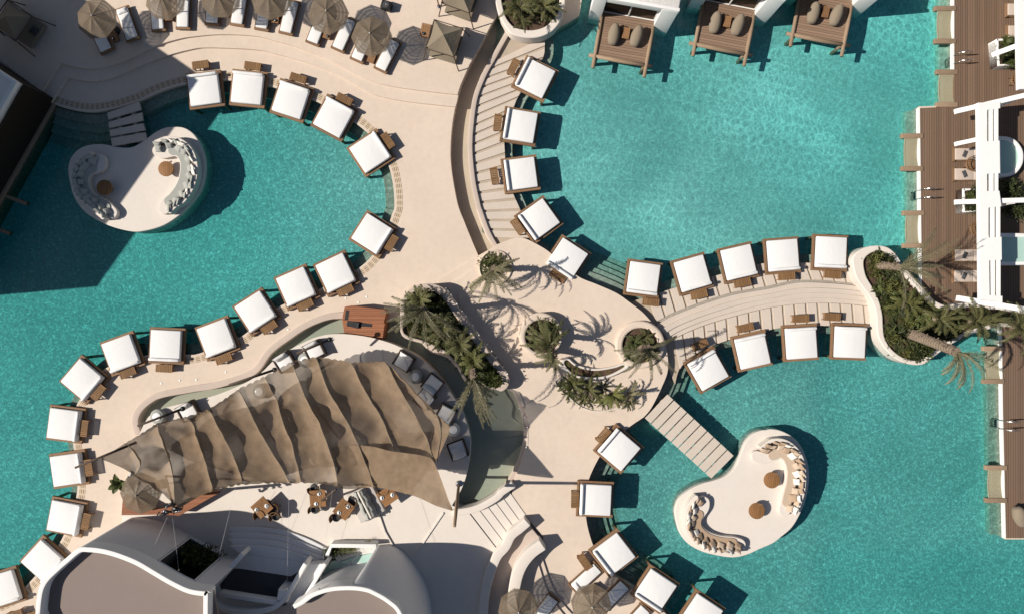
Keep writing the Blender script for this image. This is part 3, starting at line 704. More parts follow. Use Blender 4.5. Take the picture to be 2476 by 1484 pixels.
# canvas cabanas
def make_cabana():
    r = empty('canvas_cabana'); s = .98; h = 1.55
    c = MB()
    def pt(q, u, v):                                    # one sagging roof panel between two posts and the peak
        a0 = math.pi / 2 * q + math.pi / 4; a1 = a0 + math.pi / 2; R0 = s * 1.3
        p = Vector((math.cos(a0), math.sin(a0), 0)).lerp(Vector((math.cos(a1), math.sin(a1), 0)), u) * R0 * v
        sag = math.sin(math.pi * u) * v
        return (p.x * (1 - .08 * sag), p.y * (1 - .08 * sag), h + .55 * (1 - v) ** 1.1 - .05 * sag)
    for q in range(4): c.grid(lambda u, v: pt(q, u, v), 10, 10)
    c.build('canopy', M['canvas'], r, auto=30)
    for q in range(4):
        a = math.pi / 2 * q + math.pi / 4
        MB().tube([(1.62 * math.cos(a), 1.62 * math.sin(a), 0), (1.2 * math.cos(a), 1.2 * math.sin(a), h + .1)], .035, 7).build('post', M['pole'], r)
    b = MB()
    for q in range(4):
        a0 = math.pi / 2 * q + math.pi / 4; a1 = a0 + math.pi / 2
        b.tube([(1.27 * math.cos(a0), 1.27 * math.sin(a0), h), (1.27 * math.cos(a1), 1.27 * math.sin(a1), h)], .03, 6)
    b.build('roof_frame', M['pole'], r)
    MB().box((0, 0, .25), (1.7, 1.7, .22), bev=.03).build('mattress', M['canvas'], r, auto=50)
    MB().pillow((.55, .2, .45), .5, .5, .2).build('cushion', M['dark_cloth'], r, smooth=True)
    return r
cb0 = make_cabana()
for i, (c, rz, lab) in enumerate((((1072,88),-.30,'brown canvas cabana with four splayed posts beside the empty trough'),((1112,-20),-.35,'brown canvas cabana cut by the top photo edge near the round planter'),
      ((18,44),-.6,'canvas cabana in deep shade at the top left corner'))):
    o = cb0 if i == 0 else copy_tree(cb0); x, y = W(c, LZ + 1.9); o.location = (x, y, LZ); o.rotation_euler = (0, 0, rz); tag(o, lab, 'cabana', 'canvas cabanas')
for c, rz, lab in (((1028,74),-.22,'low teak table with an ashtray left of the canvas cabana'), ((43,66),-.6,'low teak table in the shade beside the corner cabana')):
    o = copy_tree(dt0); x, y = W(c, LZ + .35); o.location = (x, y, LZ); o.rotation_euler = (0, 0, rz); o.scale = (1.3, 1.3, 1.1); tag(o, lab, 'side table', 'low teak tables between the loungers')
a = copy_tree(as0); a.location = (*W((1024,82), LZ + .4), LZ + .39); tag(a, 'round black ashtray on the low table left of the canvas cabana', 'ashtray', 'ashtrays')
# loudspeaker box and lamp mast on the upper terrace
o = empty('loudspeaker', (*W((933,12), LZ + .45), LZ), R(-18))
MB().box((0, 0, .24), (.62, .5, .48), bev=.02).build('cabinet', M['black'], o, auto=40); MB().lathe([(.2, .0), (.18, .012), (.05, .006)], (0, 0, .48)).build('cone', M['dark_cloth'], o); MB().lathe([(.025, 0), (.02, .02)], (0, 0, .492)).build('knob', M['plate'], o)
tag(o, 'black loudspeaker box standing on the upper terrace near the top edge', 'loudspeaker')
o = empty('lamp_post', (*W((1061,17), LZ), LZ))
MB().tube([(0, 0, 0), (-.05, .28, 2.6)], .04, 8).build('post', M['teak'], o, smooth=True); MB().lathe([(.12, 0), (.12, .04), (.05, .06)]).build('foot', M['steel'], o)
MB().box((-.3, .25, 2.6), (.5, .3, .12), bev=.03).build('lamp_head', M['black'], o)
tag(o, 'thin wooden lamp post with a dark lamp head near the top edge', 'lamp post')
# lounge cushions, tables, benches of the two islands
isl1 = [(419,307),(446,310),(470,327),(486,356),(495,396),(491,436),(480,466),(455,499),(433,521),(396,545),(352,558),(319,560),(275,550),(235,533),(201,509),(178,476),(168,439),(164,409),(171,382),(188,362),(215,351),(248,349),(285,356),(319,356),(349,339),(372,322),(396,310)]
isl2 = T(33, (1842,155),(1800,160),(1740,185),(1690,240),(1660,310),(1635,375),(1600,440),(1540,490),(1460,520),(1370,545),(1280,590),(1210,650),(1180,730),(1190,820),(1220,910),(1280,980),(1370,1030),(1480,1060),(1600,1075),(1700,1055),(1800,1010)) + T(34, (40,975),(100,930),(180,860),(240,760),(285,640),(305,500),(290,380),(250,280),(190,210),(110,165),(40,150))
ZI = .12
def island(name, pts, lab):
    o = slab(name, [WL(spline(pts, True, 5), ZI)], ZF - .1, ZI, M['floor_white'], bev=.05); tag(o, lab, 'island'); return o
island('lounge_island', isl1, 'pale kidney-shaped lounge island in the left pool, reached by the short footbridge')
island('lounge_island', isl2, 'pale kidney-shaped lounge island in the lower right pool, reached by the long footbridge')
def sofa(name, seat, back, lab, seat_cloth, part_cols, n, seed):
    """seat and back run as plan lines on the island; cushions stand along the back"""
    rnd = random.Random(seed); r = empty(name, (*W(seat[len(seat) // 2], ZI), ZI))
    off = Vector(r.location)
    def loc(ps, z): return [(x - off.x, y - off.y) for x, y in WL(spline(ps, n=6), z)]
    S = resample(loc(seat, ZI + .4), 40); B = resample(loc(back, ZI + .6), 40)
    # seat block with rounded ends, back wall, upholstered seat pad
    ss = .36
    def block(Ln, w, z0, z1, nm, mt, bev, taper=True):
        m = len(Ln); ring = []
        L = offset(Ln, w); Q = offset(Ln, -w)
        a0 = math.atan2(Ln[1][1] - Ln[0][1], Ln[1][0] - Ln[0][0]); a1 = math.atan2(Ln[-1][1] - Ln[-2][1], Ln[-1][0] - Ln[-2][0])
        capA = [(Ln[0][0] + w * math.cos(a0 - math.pi / 2 - math.pi * k / 8), Ln[0][1] + w * math.sin(a0 - math.pi / 2 - math.pi * k / 8)) for k in range(1, 8)]
        capB = [(Ln[-1][0] + w * math.cos(a1 + math.pi / 2 - math.pi * k / 8), Ln[-1][1] + w * math.sin(a1 + math.pi / 2 - math.pi * k / 8)) for k in range(1, 8)]
        return slab(nm, [L + capB + Q[::-1] + capA], z0, z1, M[mt], r, bev)
    block(S, ss, 0, .36, 'seat', 'floor_white', .03)
    block(S[7:-4], ss * .8, .362, .42, 'seat_pad', seat_cloth, .02)
    block(B, .11, .0, .62, 'backrest', 'floor_white', .03)
    tag(r, lab, 'bench')
    nv = []
    cols = part_cols
    me = [MB().pillow((0, 0, 0), .47, .45, .17).mesh('cushion', True) for _ in range(1)][0]
    Bw = resample([(x + off.x, y + off.y) for x, y in B], 200); Sw = resample([(x + off.x, y + off.y) for x, y in S], 200)
    for row, (dist, cnt, tilt, zc) in enumerate(((.20, n, 62, .60), (.47, int(n * .7), 36, .53))):
        for k in range(cnt):
            t = (k + .5 + rnd.uniform(-.25, .25)) / cnt; j = min(199, max(0, int(t * 199)))
            p = Vector(Bw[j]); q = Vector(Sw[j]); d = (q - p).normalized()
            c = p + d * dist
            kind = rnd.choice(cols)
            key = kind
            if key not in CM:
                CM[key] = me.copy(); CM[key].materials.clear(); CM[key].materials.append(M[key])
            o = link('cushion', CM[key], None, None, (c.x, c.y, ZI + zc))
            yaw = math.atan2(d.y, d.x) + math.pi / 2 + rnd.uniform(-.4, .4)
            o.rotation_euler = (R(tilt + rnd.uniform(-14, 14)), R(rnd.uniform(-10, 10)), yaw)
            s = rnd.uniform(.85, 1.08); o.scale = (s, s, s)
            tag(o, f"{CW[key]} cushion in the {'back' if row == 0 else 'front'} row on the {lab.split(' with')[0].replace('curved white ', '')}", 'cushion', 'cushions on the ' + lab.split(' with')[0])
CM = {}; CW = {'grey_cloth': 'grey', 'cream_cloth': 'cream white', 'beige_cloth': 'beige', 'tan_cloth': 'dark tan'}
sofa('curved_bench', T(11, (1135,1085),(1180,1100),(1260,1085),(1310,1115),(1335,1180),(1330,1260),(1305,1340),(1250,1420)) + T(21, (1195,10),(1180,45)), T(11, (1120,1025),(1200,995),(1280,1005),(1345,1045),(1390,1110),(1412,1200),(1402,1300),(1370,1380),(1320,1450)) + T(21, (1260,30),(1225,70)),
     'curved white bench right on the left pool island with grey cushions', 'grey_cloth', ['grey_cloth', 'grey_cloth', 'grey_cloth', 'cream_cloth'], 17, 1)
sofa('curved_bench', T(11, (715,1150),(705,1200),(630,1225),(595,1290),(610,1370),(655,1430)) + T(21, (745,20),(800,75)), T(11, (650,1105),(585,1145),(540,1200),(520,1270),(530,1350),(570,1425)) + T(21, (620,0),(680,60),(740,112)),
     'curved white bench left on the left pool island with grey cushions', 'grey_cloth', ['grey_cloth'], 15, 2)
sofa('curved_bench', T(33, (1775,350),(1815,360)) + T(34, (30,345),(95,320),(150,355),(180,440),(175,540),(150,640),(130,740)), T(33, (1805,285),(1842,258)) + T(34, (40,232),(110,232),(175,262),(230,320),(262,400),(270,500),(262,600),(235,690),(210,760)),
     'curved white bench right on the lower pool island with beige cushions', 'beige_cloth', ['beige_cloth', 'beige_cloth', 'cream_cloth', 'tan_cloth'], 16, 3)
sofa('curved_bench', T(33, (1390,680),(1385,720),(1340,790),(1340,860),(1400,925),(1500,960),(1600,970),(1650,985)), T(33, (1335,640),(1285,700),(1258,790),(1265,870),(1310,945),(1380,1000),(1470,1030),(1560,1042),(1640,1045)),
     'curved white bench left on the lower pool island with beige cushions', 'tan_cloth', ['beige_cloth', 'tan_cloth', 'cream_cloth', 'tan_cloth'], 16, 4)
def round_table(c, rad, lab):
    o = empty('round_table', (*W(c, ZI + .5), ZI)); t = MB().lathe([(rad * .55, 0), (rad * .6, .05), (rad * .45, .2), (rad * .7, .44)], n=32); t.build('base', M['frame'], o, smooth=True)
    MB().lathe([(rad, .44), (rad, .5), (rad - .015, .51)], n=40).build('table_top', M['olivewood'], o, auto=40)
    MB().box((.16 if rad > .47 else .3, rad * .86, .515), (.22, .1, .02), .3).build('board', M['frame'], o); o.rotation_euler.z = random.uniform(-.3, .3); tag(o, lab, 'table', 'round wooden tables on the lounge islands')
round_table(T(11, (750,1353))[0], .475, 'round wooden table by the left bench of the left pool island')
round_table(T(11, (1194,1218))[0], .47, 'round wooden table by the right bench of the left pool island')
round_table(T(33, (1770,740))[0], .50, 'round wooden table by the left bench of the lower pool island')
round_table((1866,1160), .50, 'round wooden table by the right bench of the lower pool island')
# footbridges
def bridge(quads, z, lab):
    o = empty('footbridge', (*W(quads[0][0], z), z - .2)); off = o.location
    for q in quads: slab('bridge_slab', [[(x - off.x, y - off.y) for x, y in WL(q, z)]], 0.06, .2, M['slabs'], o, .012)
    cs_ = [tuple(sum(p[k] for p in q) / 4 for k in (0, 1)) for q in quads]
    for s in (.28, .72):
        pts = []
        for q in quads: pts.append((q[0][0] + (q[1][0] - q[0][0]) * s, q[0][1] + (q[1][1] - q[0][1]) * s)); pts.append((q[3][0] + (q[2][0] - q[3][0]) * s, q[3][1] + (q[2][1] - q[3][1]) * s))
        m = ribbon_mb([(x - off.x, y - off.y) for x, y in WL([pts[0], pts[-1]], z)], -.1, .1, -.25, .05); m.build('beam', M['slabs'], o)
    tag(o, lab, 'footbridge')
bridge([T(11, (770,815),(1000,735),(1015,792),(780,862)), T(11, (780,882),(1020,812),(1030,870),(786,925)), T(11, (786,940),(1030,890),(1045,940),(795,985)), T(11, (796,998),(1045,955),(1058,1010),(808,1055))], ZI + .04, 'short four-slab stone footbridge from the deck to the left pool island')
a0, a1 = (1559,1010), (1614,953); b0, b1 = (1722,1158), (1776,1103); n_ = 10; Q = []
for k in range(n_):
    f = lambda p, q, t: (p[0] + (q[0] - p[0]) * t, p[1] + (q[1] - p[1]) * t)
    t0, t1 = k / n_ , (k + .84) / n_; Q.append([f(a0, b0, t0), f(a1, b1, t0), f(a1, b1, t1), f(a0, b0, t1)])
bridge(Q, ZI + .06, 'long diagonal footbridge of pale slabs from the centre deck to the lower island')
# ------------------------------------------------------------------ buildings
def local(ps, off): return [(x - off[0], y - off[1]) for x, y in ps]
HB, HR = 5.6, 5.05
# grey-roofed building, bottom left
o = empty('curved_building', (*W((400,1400), 0), 0)); off = o.location
par = spline(T(31, (262,1484),(272,1380),(290,1290),(330,1220),(400,1150),(480,1080),(570,1008),(650,1003),(760,1017),(880,1052),(1000,1102),(1120,1172),(1240,1242),(1370,1302),(1500,1322)), n=6)
P = local(WL(par, HB), off)
Q = local(WL(spline(T(31, (262,1484),(272,1380),(290,1290),(330,1220),(400,1150),(620,965),(890,762),(960,752),(1150,772),(1290,790),(1420,850),(1640,950),(1700,1020)), n=6), .3), off)
Pn = resample(P, 160); Qn = resample(P, 160)
base = offset(Pn, .10)
def wall_pt(u, v):
    i = min(159, int(round(u * 159))); t = v
    a, b = base[i], Pn[i]; k = 1 - math.cos(t * math.pi / 2)
    return (a[0] + (b[0] - a[0]) * k, a[1] + (b[1] - a[1]) * k, HB * math.sin(t * math.pi / 2) if False else HB * t)
wm = MB(); US, UE = .705, .905
win = lambda u, v: US < u < UE and .16 < v < .86
wm.grid(wall_pt, 159, 24, win); wm.build('wall', M['shell'], o, auto=40)
ribbon('parapet', Pn + [local([W((500, 1900), HB)], off)[0]], -.24, .03, HR - .3, HB + .06, M['white'], o, bev=.04)
tail = [W((258, 1900), HB), W((598, 1900), HB)]; tail = local(tail, off)
roofpoly = Pn + [tail[1], tail[0]]
slab('roof', [roofpoly], HR - .15, HR, M['roof'], o, .01)
ribbon('wall', [local([W((256, 1900), HB)], off)[0], Pn[0]], -.24, .03, 0, HB + .06, M['white'], o)
# window of the atrium: reveal, glass, frame
def win_line(v, inn): return [Vector(wall_pt(u, v)) for u in (US + .004, (US * 3 + UE) / 4, (US + UE) / 2, (US + UE * 3) / 4, UE - .004)]
fr = MB(); lo = win_line(.18, 0); hi = win_line(.84, 0)
for L_ in (lo, hi): fr.tube(L_, .05, 6)
fr.tube([lo[0], hi[0]], .05, 6); fr.tube([lo[-1], hi[-1]], .05, 6)
w_ = fr.build('window_frame', M['shell'], o)
nrm = Vector((-(hi[-1].y - hi[0].y), hi[-1].x - hi[0].x, 0)).normalized()
rev = MB()
for a, b in ((lo[0], lo[-1]), (hi[0], hi[-1]), (lo[0], hi[0]), (lo[-1], hi[-1])):
    rev.add([a, b, b - nrm * 1.3, a - nrm * 1.3], [(0, 1, 2, 3)])
rev.build('window_reveal', M['court'], o)
fl_ = MB().add([lo[0] - nrm * 1.3, lo[-1] - nrm * 1.3, hi[-1] - nrm * 1.3, hi[0] - nrm * 1.3], [(0, 1, 2, 3)]).build('window_pane', M['glass'], o)
tag(o, 'white building with a flat grey roof and rounded wall at the bottom left', 'building')
WINC = (lo[0] + lo[-1]) / 2 + off; WINN = nrm; WINA, WINB = lo[0] + off, lo[-1] + off
# domed building, bottom centre
o = empty('domed_building', (*W((900,1450), 0), 0)); off = o.location
par = resample(local(WL(spline(T(32, (270,1415),(330,1385),(400,1335),(480,1303),(560,1285),(640,1279),(720,1280),(790,1290),(850,1310),(970,1380),(1060,1484)) + [(1012,1600)], n=6), HB), off), 90)
bse = resample(local(WL(spline(T(32, (275,1400),(330,1370),(420,1285),(560,1222),(660,1200),(780,1190)), n=4), 2.4) + WL(spline(T(32, (875,982),(980,985),(1080,1050),(1180,1180),(1245,1320),(1270,1484)) + [(1045,1620)], n=6), ZT), off), 90)
zb = [None] * 90
for i in range(90): zb[i] = ZT
def shell_pt(u, v):
    i = min(89, int(round(u * 89))); a, b = bse[i], par[i]; t = v * math.pi / 2
    k = (1 - math.cos(t)); k = .35 * v + .65 * k
    return (a[0] + (b[0] - a[0]) * k, a[1] + (b[1] - a[1]) * k, ZT + (HB - ZT) * (.4 * v + .6 * math.sin(t)))
MB().grid(shell_pt, 89, 20).build('wall', M['shell'], o, smooth=True)
ribbon('parapet', par, -.22, .02, HR - .3, HB + .08, M['white'], o, bev=.05)
slab('roof', [par + local([W((1000, 1900), HB), W((720, 1900), HB)], off)], HR - .15, HR, M['roof'], o, .01)
tag(o, 'white building with a bulging dome-like wall and curved roof edge, bottom centre', 'building')
# stair court between the two buildings
Z2 = lambda *p: [(x / 1.9991, 741.5 + y / 1.9991) for x, y in p]
o = empty('stair_court', (*W((650,1400), 0), 0)); off = o.location; ZR = 2.3
def cw(pts, w, z0, z1, nm='wall', mt='white', bv=.04, sp=True): return ribbon(nm, local(WL(spline(pts, n=6) if sp else pts, z1), off), -w, w, z0, z1, M[mt], o, bev=bv)
cw(Z2((1172,1192),(1030,1350),(1008,1392),(1040,1440),(1105,1468),(1200,1476),(1300,1462),(1362,1425),(1400,1370),(1476,1240)), .13, ZT, ZR)
cw(Z2((1572,1240),(1450,1440)), .11, ZT, ZR, sp=False)
slab('ramp', [local(WL(Z2((1488,1240),(1565,1240),(1445,1430),(1375,1430)), 1.7), off)], ZT, 1.7, M['shell'], o)
cw(Z2((1058,1388),(1345,1432)), .13, 1.7, ZR - .1, 'beam', sp=False)
slab('pier', [local(WL(Z2((1345,1362),(1393,1372),(1388,1425),(1336,1415)), ZR - .05), off)], ZT, ZR - .05, M['white'], o, .03)
slab('floor', [local(WL(Z2((1175,1215),(1478,1252),(1380,1440),(1200,1484),(1040,1440),(1040,1350)), 1.0), off)], ZT - .2, 1.0, M['court'], o, .003)
slab('floor_edge', [local(WL(Z2((1172,1195),(1480,1236),(1472,1262),(1405,1300),(1165,1264),(1120,1262)), 1.25), off)], ZT, 1.25, M['shell'], o, .01)
tl = [((1105,1062),(1240,1062),(1370,1078),(1490,1120),(1590,1172)), ((1105,1092),(1240,1090),(1360,1105),(1480,1145),(1585,1192)), ((1105,1122),(1240,1120),(1350,1133),(1460,1170),(1575,1212)), ((1110,1152),(1240,1150),(1350,1165),(1440,1193),(1560,1230))]
bot = Z2((1478,1240),(1172,1200))
for k, a in enumerate(tl):
    z = .74 + .14 * k
    slab('tier', [local(WL(spline(Z2(*a), n=5), z) + WL(bot, z), off)], ZT - .3, z, M['shell'], o, .02)
tag(o, 'white curved stair court with a dark sunken floor between the two buildings', 'building')
# planted light court with glass floor
o = empty('glass_court', (*W((830,1340), 0), 0)); off = o.location
ribbon('wall', local(WL(T(32, (510,1070),(545,990),(870,992)), 1.3), off), -.12, .12, ZT, 1.3, M['white'], o, bev=.03)
slab('gravel_bed', [local(WL(T(32, (535,1000),(868,1003),(850,1040),(720,1062),(600,1100),(515,1075)), .75), off)], ZT, .75, M['gravel'], o, .01)
gp = T(32, (520,1090),(620,1100),(720,1065),(850,1042),(785,1185),(660,1195),(430,1270))
slab('glass_floor', [local(WL(gp, .68), off)], ZT + .002, .68, M['paleglass'], o, .008)
for a, b in (((755,1045),(590,1200)), ((845,1042),(780,1190)), ((620,1108),(800,1118))):
    ribbon('glazing_bar', local(WL(T(32, a, b), .70), off), -.03, .03, .68, .70, M['white'], o)
tag(o, 'small planted court with white gravel and a pale glass floor beside the dome', 'courtyard')
# left building: low front with dark timber facade, tall block behind that throws the big shadow
o = empty('shaded_building', (*W((40,300), 0), 0)); off = o.location
ex, ey = Vector((284, -497, 0)).normalized(), None
c0 = Vector((133, 240)); dv = Vector((-284, 497)).normalized(); du = Vector((-298, -196)).normalized()
rect = [c0, c0 + dv * 520, c0 + dv * 520 + du * 400, c0 + du * 400]
def shr(poly, k): return [(p.x, p.y) for p in poly]
def wp(p): return ((p[0] - CX) / K, -(p[1] - CY) / K)
rw = [wp(p) for p in rect]
MB().prism(local(rw, off), 0, 2.85).build('wall', M['darkwood'], o)
MB().prism(local(rw, off), 2.853, 3.0).build('roof', M['white'], o)
ribbon('parapet', local([wp(c0 + dv * 520), wp(c0), wp(c0 + du * 400)], off), .0, .28, 2.6, 3.3, M['white'], o, bev=.02)
blk = [(62,238),(-225,38),(-190,-20),(-100,-150),(-900,-150),(-900,735),(-290,735)]
MB().prism(local([wp(p) for p in blk], off), 3.0, 9.9).build('upper_storey', M['white'], o)
slab('plinth', [local([wp(p) for p in (c0 + Vector((8, -4)), c0 + dv * 560 + Vector((8, 4)), c0 + dv * 560 + du * 420, c0 + du * 420)], off)], -1.5, .02, M['greybeam'], o)
for t in (.50, .66):
    q = c0 + dv * 520 * t
    MB().box((*local([wp(q + Vector((28, 16)))], off)[0], -.3), (1.5, .22, .3), math.atan2(-dv.y, dv.x) + math.pi / 2 + .15).build('jetty_beam', M['greybeam'], o)
tag(o, 'white building with a dark timber front, all in shade at the left edge', 'building')
# three white cabins with timber water platforms along the top edge
def make_cabin():
    r = empty('cabin')
    for cx_, wx_ in ((-2.03, .78), (2.12, .98)): MB().box((cx_, .45, .7), (wx_, .9, 4.2), bev=.03).build('wall', M['white'], r, auto=40)
    for s in (-1, 1): MB().box((s * 2.28 + .05, 3.2, .7), (.3, 4.6, 4.2)).build('side_wall', M['white'], r)
    MB().box((.05, 5.4, .7), (4.2, .3, 4.2)).build('rear_wall', M['white'], r)
    MB().box((.05, 2.85, 2.66), (5.1, 5.5, .34), bev=.06).build('roof', M['gravel'], r, auto=40)
    MB().box((.05, .12, 2.64), (5.2, .2, .5), bev=.03).build('parapet', M['white'], r, auto=40)
    MB().box((0, 2.65, .15), (4.2, 4.3, .1)).build('floor', M['platwood'], r)
    d = MB()
    for x in (-1.64, -.02, 1.60): d.box((x, .40, 1.3), (.07, .07, 2.2))
    d.box((-.02, .40, .27), (3.3, .07, .08)); d.box((-.02, .40, 2.38), (3.3, .07, .08)); dr = d.build('sliding_door', M['white'], r)
    MB().add([(-1.62, .42, .3), (1.58, .42, .3), (1.58, .42, 2.36), (-1.62, .42, 2.36)], [(0, 1, 2, 3)]).build('pane', M['pane'], dr)
    p = MB(); p.box((0, -1.0, .25), (3.2, 3.0, .10)); p.build('platform', M['platwood'], r)
    for s in (-1, 1): MB().tube([(s * 1.62, .1, .31), (s * 1.63, -1.3, .33), (s * 1.62, -3.18, .30)], [.12, .125, .115], 8).build('side_beam', M['greybeam'], r, smooth=True)
    MB().tube([(-2.0, -2.42, .28), (0, -2.46, .3), (2.0, -2.42, .27)], [.12, .13, .12], 8).build('front_beam', M['greybeam'], r, smooth=True)
    for s in (-1, 1): MB().tube([(s * 1.5, -2.5, .2), (s * 1.5, -2.5, -1.3)], .11, 8).build('post', M['greybeam'], r)
    return r
def make_bean():
    r = empty('beanbag')
    def pt(u, v):
        a = 2 * math.pi * u; t = v * math.pi
        y = -.62 * math.cos(t) ; w_ = .36 * math.sin(t) ** .55 * (1 - .18 * (y > .1) * (y - .1) / .5)
        zz = .26 + .16 * (y + .6) / 1.2
        return (w_ * math.cos(a), y, .02 + zz + zz * math.sin(a) * math.sin(t) ** .5)
    MB().grid(pt, 20, 16).build('sack', M['bean'], r, smooth=True)
    MB().lathe([(.03, -.05), (.05, .04), (.01, .09)], (0, .66, .40), 8).build('tie', M['black'], r)
    return r
cab0 = make_cabin(); bn0 = make_bean(); ang = -math.atan2(25, 129)
cabs = [((1516.5, 54.5), 'first'), ((1760, 27), 'second'), ((1995.5, 4), 'third')]
names = ['white cabin with a timber platform over the water, leftmost of the three', 'white cabin with a half-shaded timber platform, middle of the three', 'white cabin with its platform at the top edge, rightmost of the three']
wds = ['the leftmost cabin platform', 'the middle cabin platform', 'the rightmost cabin platform']
for i, (c, _) in enumerate(cabs):
    o = cab0 if i == 0 else copy_tree(cab0); x, y = W(c, .3); a = ang + (.015, 0, .0)[i]
    o.location = (x, y, 0); o.rotation_euler = (0, 0, a); tag(o, names[i], 'cabin', 'white water cabins')
    Mx = Matrix.Rotation(a, 3, 'Z')
    for k, (dx, dy, rz) in enumerate(((-.72, -1.05, .0), (.68, -.92, -.12))):
        b = bn0 if (i == 0 and k == 0) else copy_tree(bn0); q = Mx @ Vector((dx, dy, 0)); b.location = (x + q.x, y + q.y, .3); b.rotation_euler = (0, 0, a + rz)
        tag(b, ('left' if k == 0 else 'right') + ' grey-brown beanbag on ' + wds[i], 'beanbag', 'beanbags on the cabin platforms')
    q = Mx @ Vector((.0, -.82, 0)); t = copy_tree(dt0); t.location = (x + q.x, y + q.y, .3); t.rotation_euler = (0, 0, a); t.scale = (1, 1.1, 1)
    tag(t, 'red-brown little table between the two beanbags on ' + wds[i], 'side table', 'tables on the cabin platforms')
b = copy_tree(bn0); b.location = (*W((2466, 1247), .4), .07); b.rotation_euler = (0, 0, .5); b.scale = (1.25, 1.1, 1); tag(b, 'beige beanbag on the timber deck at the lower right photo edge', 'beanbag')
# ------------------------------------------------------------------ right-hand terrace: pergola, fins, plunge pools
PZ = 2.75
o = empty('white_pergola', (*W((2390,480), PZ), 0)); off = o.location
def hslab(nm, pts, z0, z1, mt='white', par=o, bv=.02, z=None): return slab(nm, [local(WL(pts, z1 if z is None else z), off)], z0, z1, M[mt], par, bv)
hslab('roof', T(14, (1524,742),(1682,735),(1682,782),(1588,795),(1588,1020),(1678,1015),(1682,1250),(1588,1255),(1588,1378),(1676,1376),(1682,1420),(1690,1484)) + T(24, (1690,30),(1598,40),(1598,255),(1692,250),(1694,415),(1602,420),(1606,668),(1698,675),(1698,722),(1540,700)), PZ - .3, PZ)
for x0, x1, y0, y1 in ((1612, 1630, 785, 1025), (1646, 1668, 780, 1025), (1615, 1634, 1245, 1380), (1650, 1668, 1245, 1380)):
    hslab('slat', T(14, (x0, y0), (x1, y0), (x1, y1), (x0, y1)), PZ - .28, PZ - .004, bv=.01)
for x0, x1, y0, y1 in ((1622, 1642, 35, 258), (1662, 1682, 30, 258), (1625, 1645, 412, 672), (1664, 1684, 410, 680)):
    hslab('slat', T(24, (x0, y0), (x1, y0), (x1, y1), (x0, y1)), PZ - .28, PZ - .004, bv=.01)
for p in ([(2458,236)], [(2458,486)], [(2458,742)]):
    x, y = local(WL(p, PZ), off)[0]; MB().box((x, y, PZ / 2 - .15), (.26, .26, PZ - .3), bev=.02).build('post', M['white'], o)
tag(o, 'long white pergola roof strip with slatted openings along the right edge', 'pergola')
def fin(a, b, w, z0, z1, lab):
    p = W(a, z0), W(b, z1); d = math.dist(*p); r = empty('roof_beam', (*p[0], .06), math.atan2(p[1][1] - p[0][1], p[1][0] - p[0][0]))
    m = MB(); m.add([(0, -w, z0 - .2), (d, -w, z1 - .2), (d, w, z1 - .2), (0, w, z0 - .2), (0, -w, z0), (d, -w, z1), (d, w, z1), (0, w, z0)], [(3, 2, 1, 0), (4, 5, 6, 7), (0, 1, 5, 4), (1, 2, 6, 5), (2, 3, 7, 6), (3, 0, 4, 7)])
    m.build('beam', M['white'], r)
    tag(r, lab, 'beam', 'white roof beams')
fin(T(14, (1358,806))[0], (2500,226), .14, 2.2, 2.95, 'slanting white roof beam at the top end of the white pergola')
fin(T(14, (1360,1040))[0], T(14, (1545,1000))[0], .12, 2.3, 2.6, 'short white roof beam just above the two beige loungers')
fin(T(14, (1358,1458))[0], (2500,484), .14, 2.3, 2.6, 'long white roof beam crossing the middle of the pergola')
fin(T(24, (1372,690))[0], (2500,752), .16, 2.2, 2.8, 'white roof beam at the bottom end of the pergola by the palms')
fin(T(14, (1630,395))[0], (2500,96), .14, 2.3, 2.9, 'white roof beam between the two planters at the upper right')
# upper white building edge at top right
o = empty('white_building', (*W((2470,120), 3.0), 0)); off = o.location
slab('roof', [local(WL([(2459,-60),(2700,-60),(2700,212),(2464,216)], 3.0), off)], 2.7, 3.0, M['white'], o)
[MB().box((*local(WL([p], 3.0), off)[0], 1.4), (.2, .2, 2.6)).build('post', M['white'], o) for p in ((2690,-50),(2690,205))]
tag(o, 'white building edge cut off by the right photo border, upper corner', 'building')
# plunge pools behind the pergola
o = empty('plunge_pool', (*W((2440,380), .6), .06)); off = o.location
rp = spline(T(14, (1640,990),(1720,985),(1790,1010),(1838,1070),(1850,1130),(1838,1195),(1790,1255),(1720,1278),(1640,1275)), n=5)
rim = local(WL(rp, .7), off); slab('basin', [rim], 0, .12, M['white'], o)
ribbon('rim', rim, -.22, .0, 0, .64, M['white'], o, bev=.04)
MB().prism(offset(rim, -.15), .13, .5).build('water', M['paleglass'], o)
MB().box((rim[0][0] + .3, (rim[0][1] + rim[-1][1]) / 2, .3), (.3, 2.6, .5)).build('step', M['white'], o)
tag(o, 'round white plunge pool with pale green water behind the pergola', 'plunge pool')
o = empty('plunge_pool', (*W((2450,602), .6), .06)); off = o.location
rp = T(24, (1640,240),(1900,240),(1900,438),(1640,438)); rim = local(WL(rp, .7), off)
ribbon('rim', rim + [rim[0]], -.1, .16, 0, .64, M['white'], o, bev=.03); MB().prism(rim, .0, .5).build('water', M['paleglass'], o)
tag(o, 'rectangular white plunge pool with pale green water at the right edge', 'plunge pool')
def white_planter(pts, z, lab):
    o = empty('planter', (*W(pts[0], z), .06)); off = o.location
    q = local(WL(pts, z), off); ribbon('wall', q + [q[0]], -.12, .0, 0, z, M['white'], o, bev=.02); MB().prism(q, 0, z - .12).build('soil', M['soil'], o); tag(o, lab, 'planter'); return WL(pts, z)
WP1 = white_planter(T(14, (1650,285),(1860,275),(1870,475),(1665,478)), .75, 'white planter with leafy shrubs under the white beam at upper right')
WP2 = white_planter(T(14, (1410,1362),(1530,1360),(1530,1484)) + T(24, (1530,70),(1412,74)), .75, 'white planter with dark shrubs under the long middle beam')
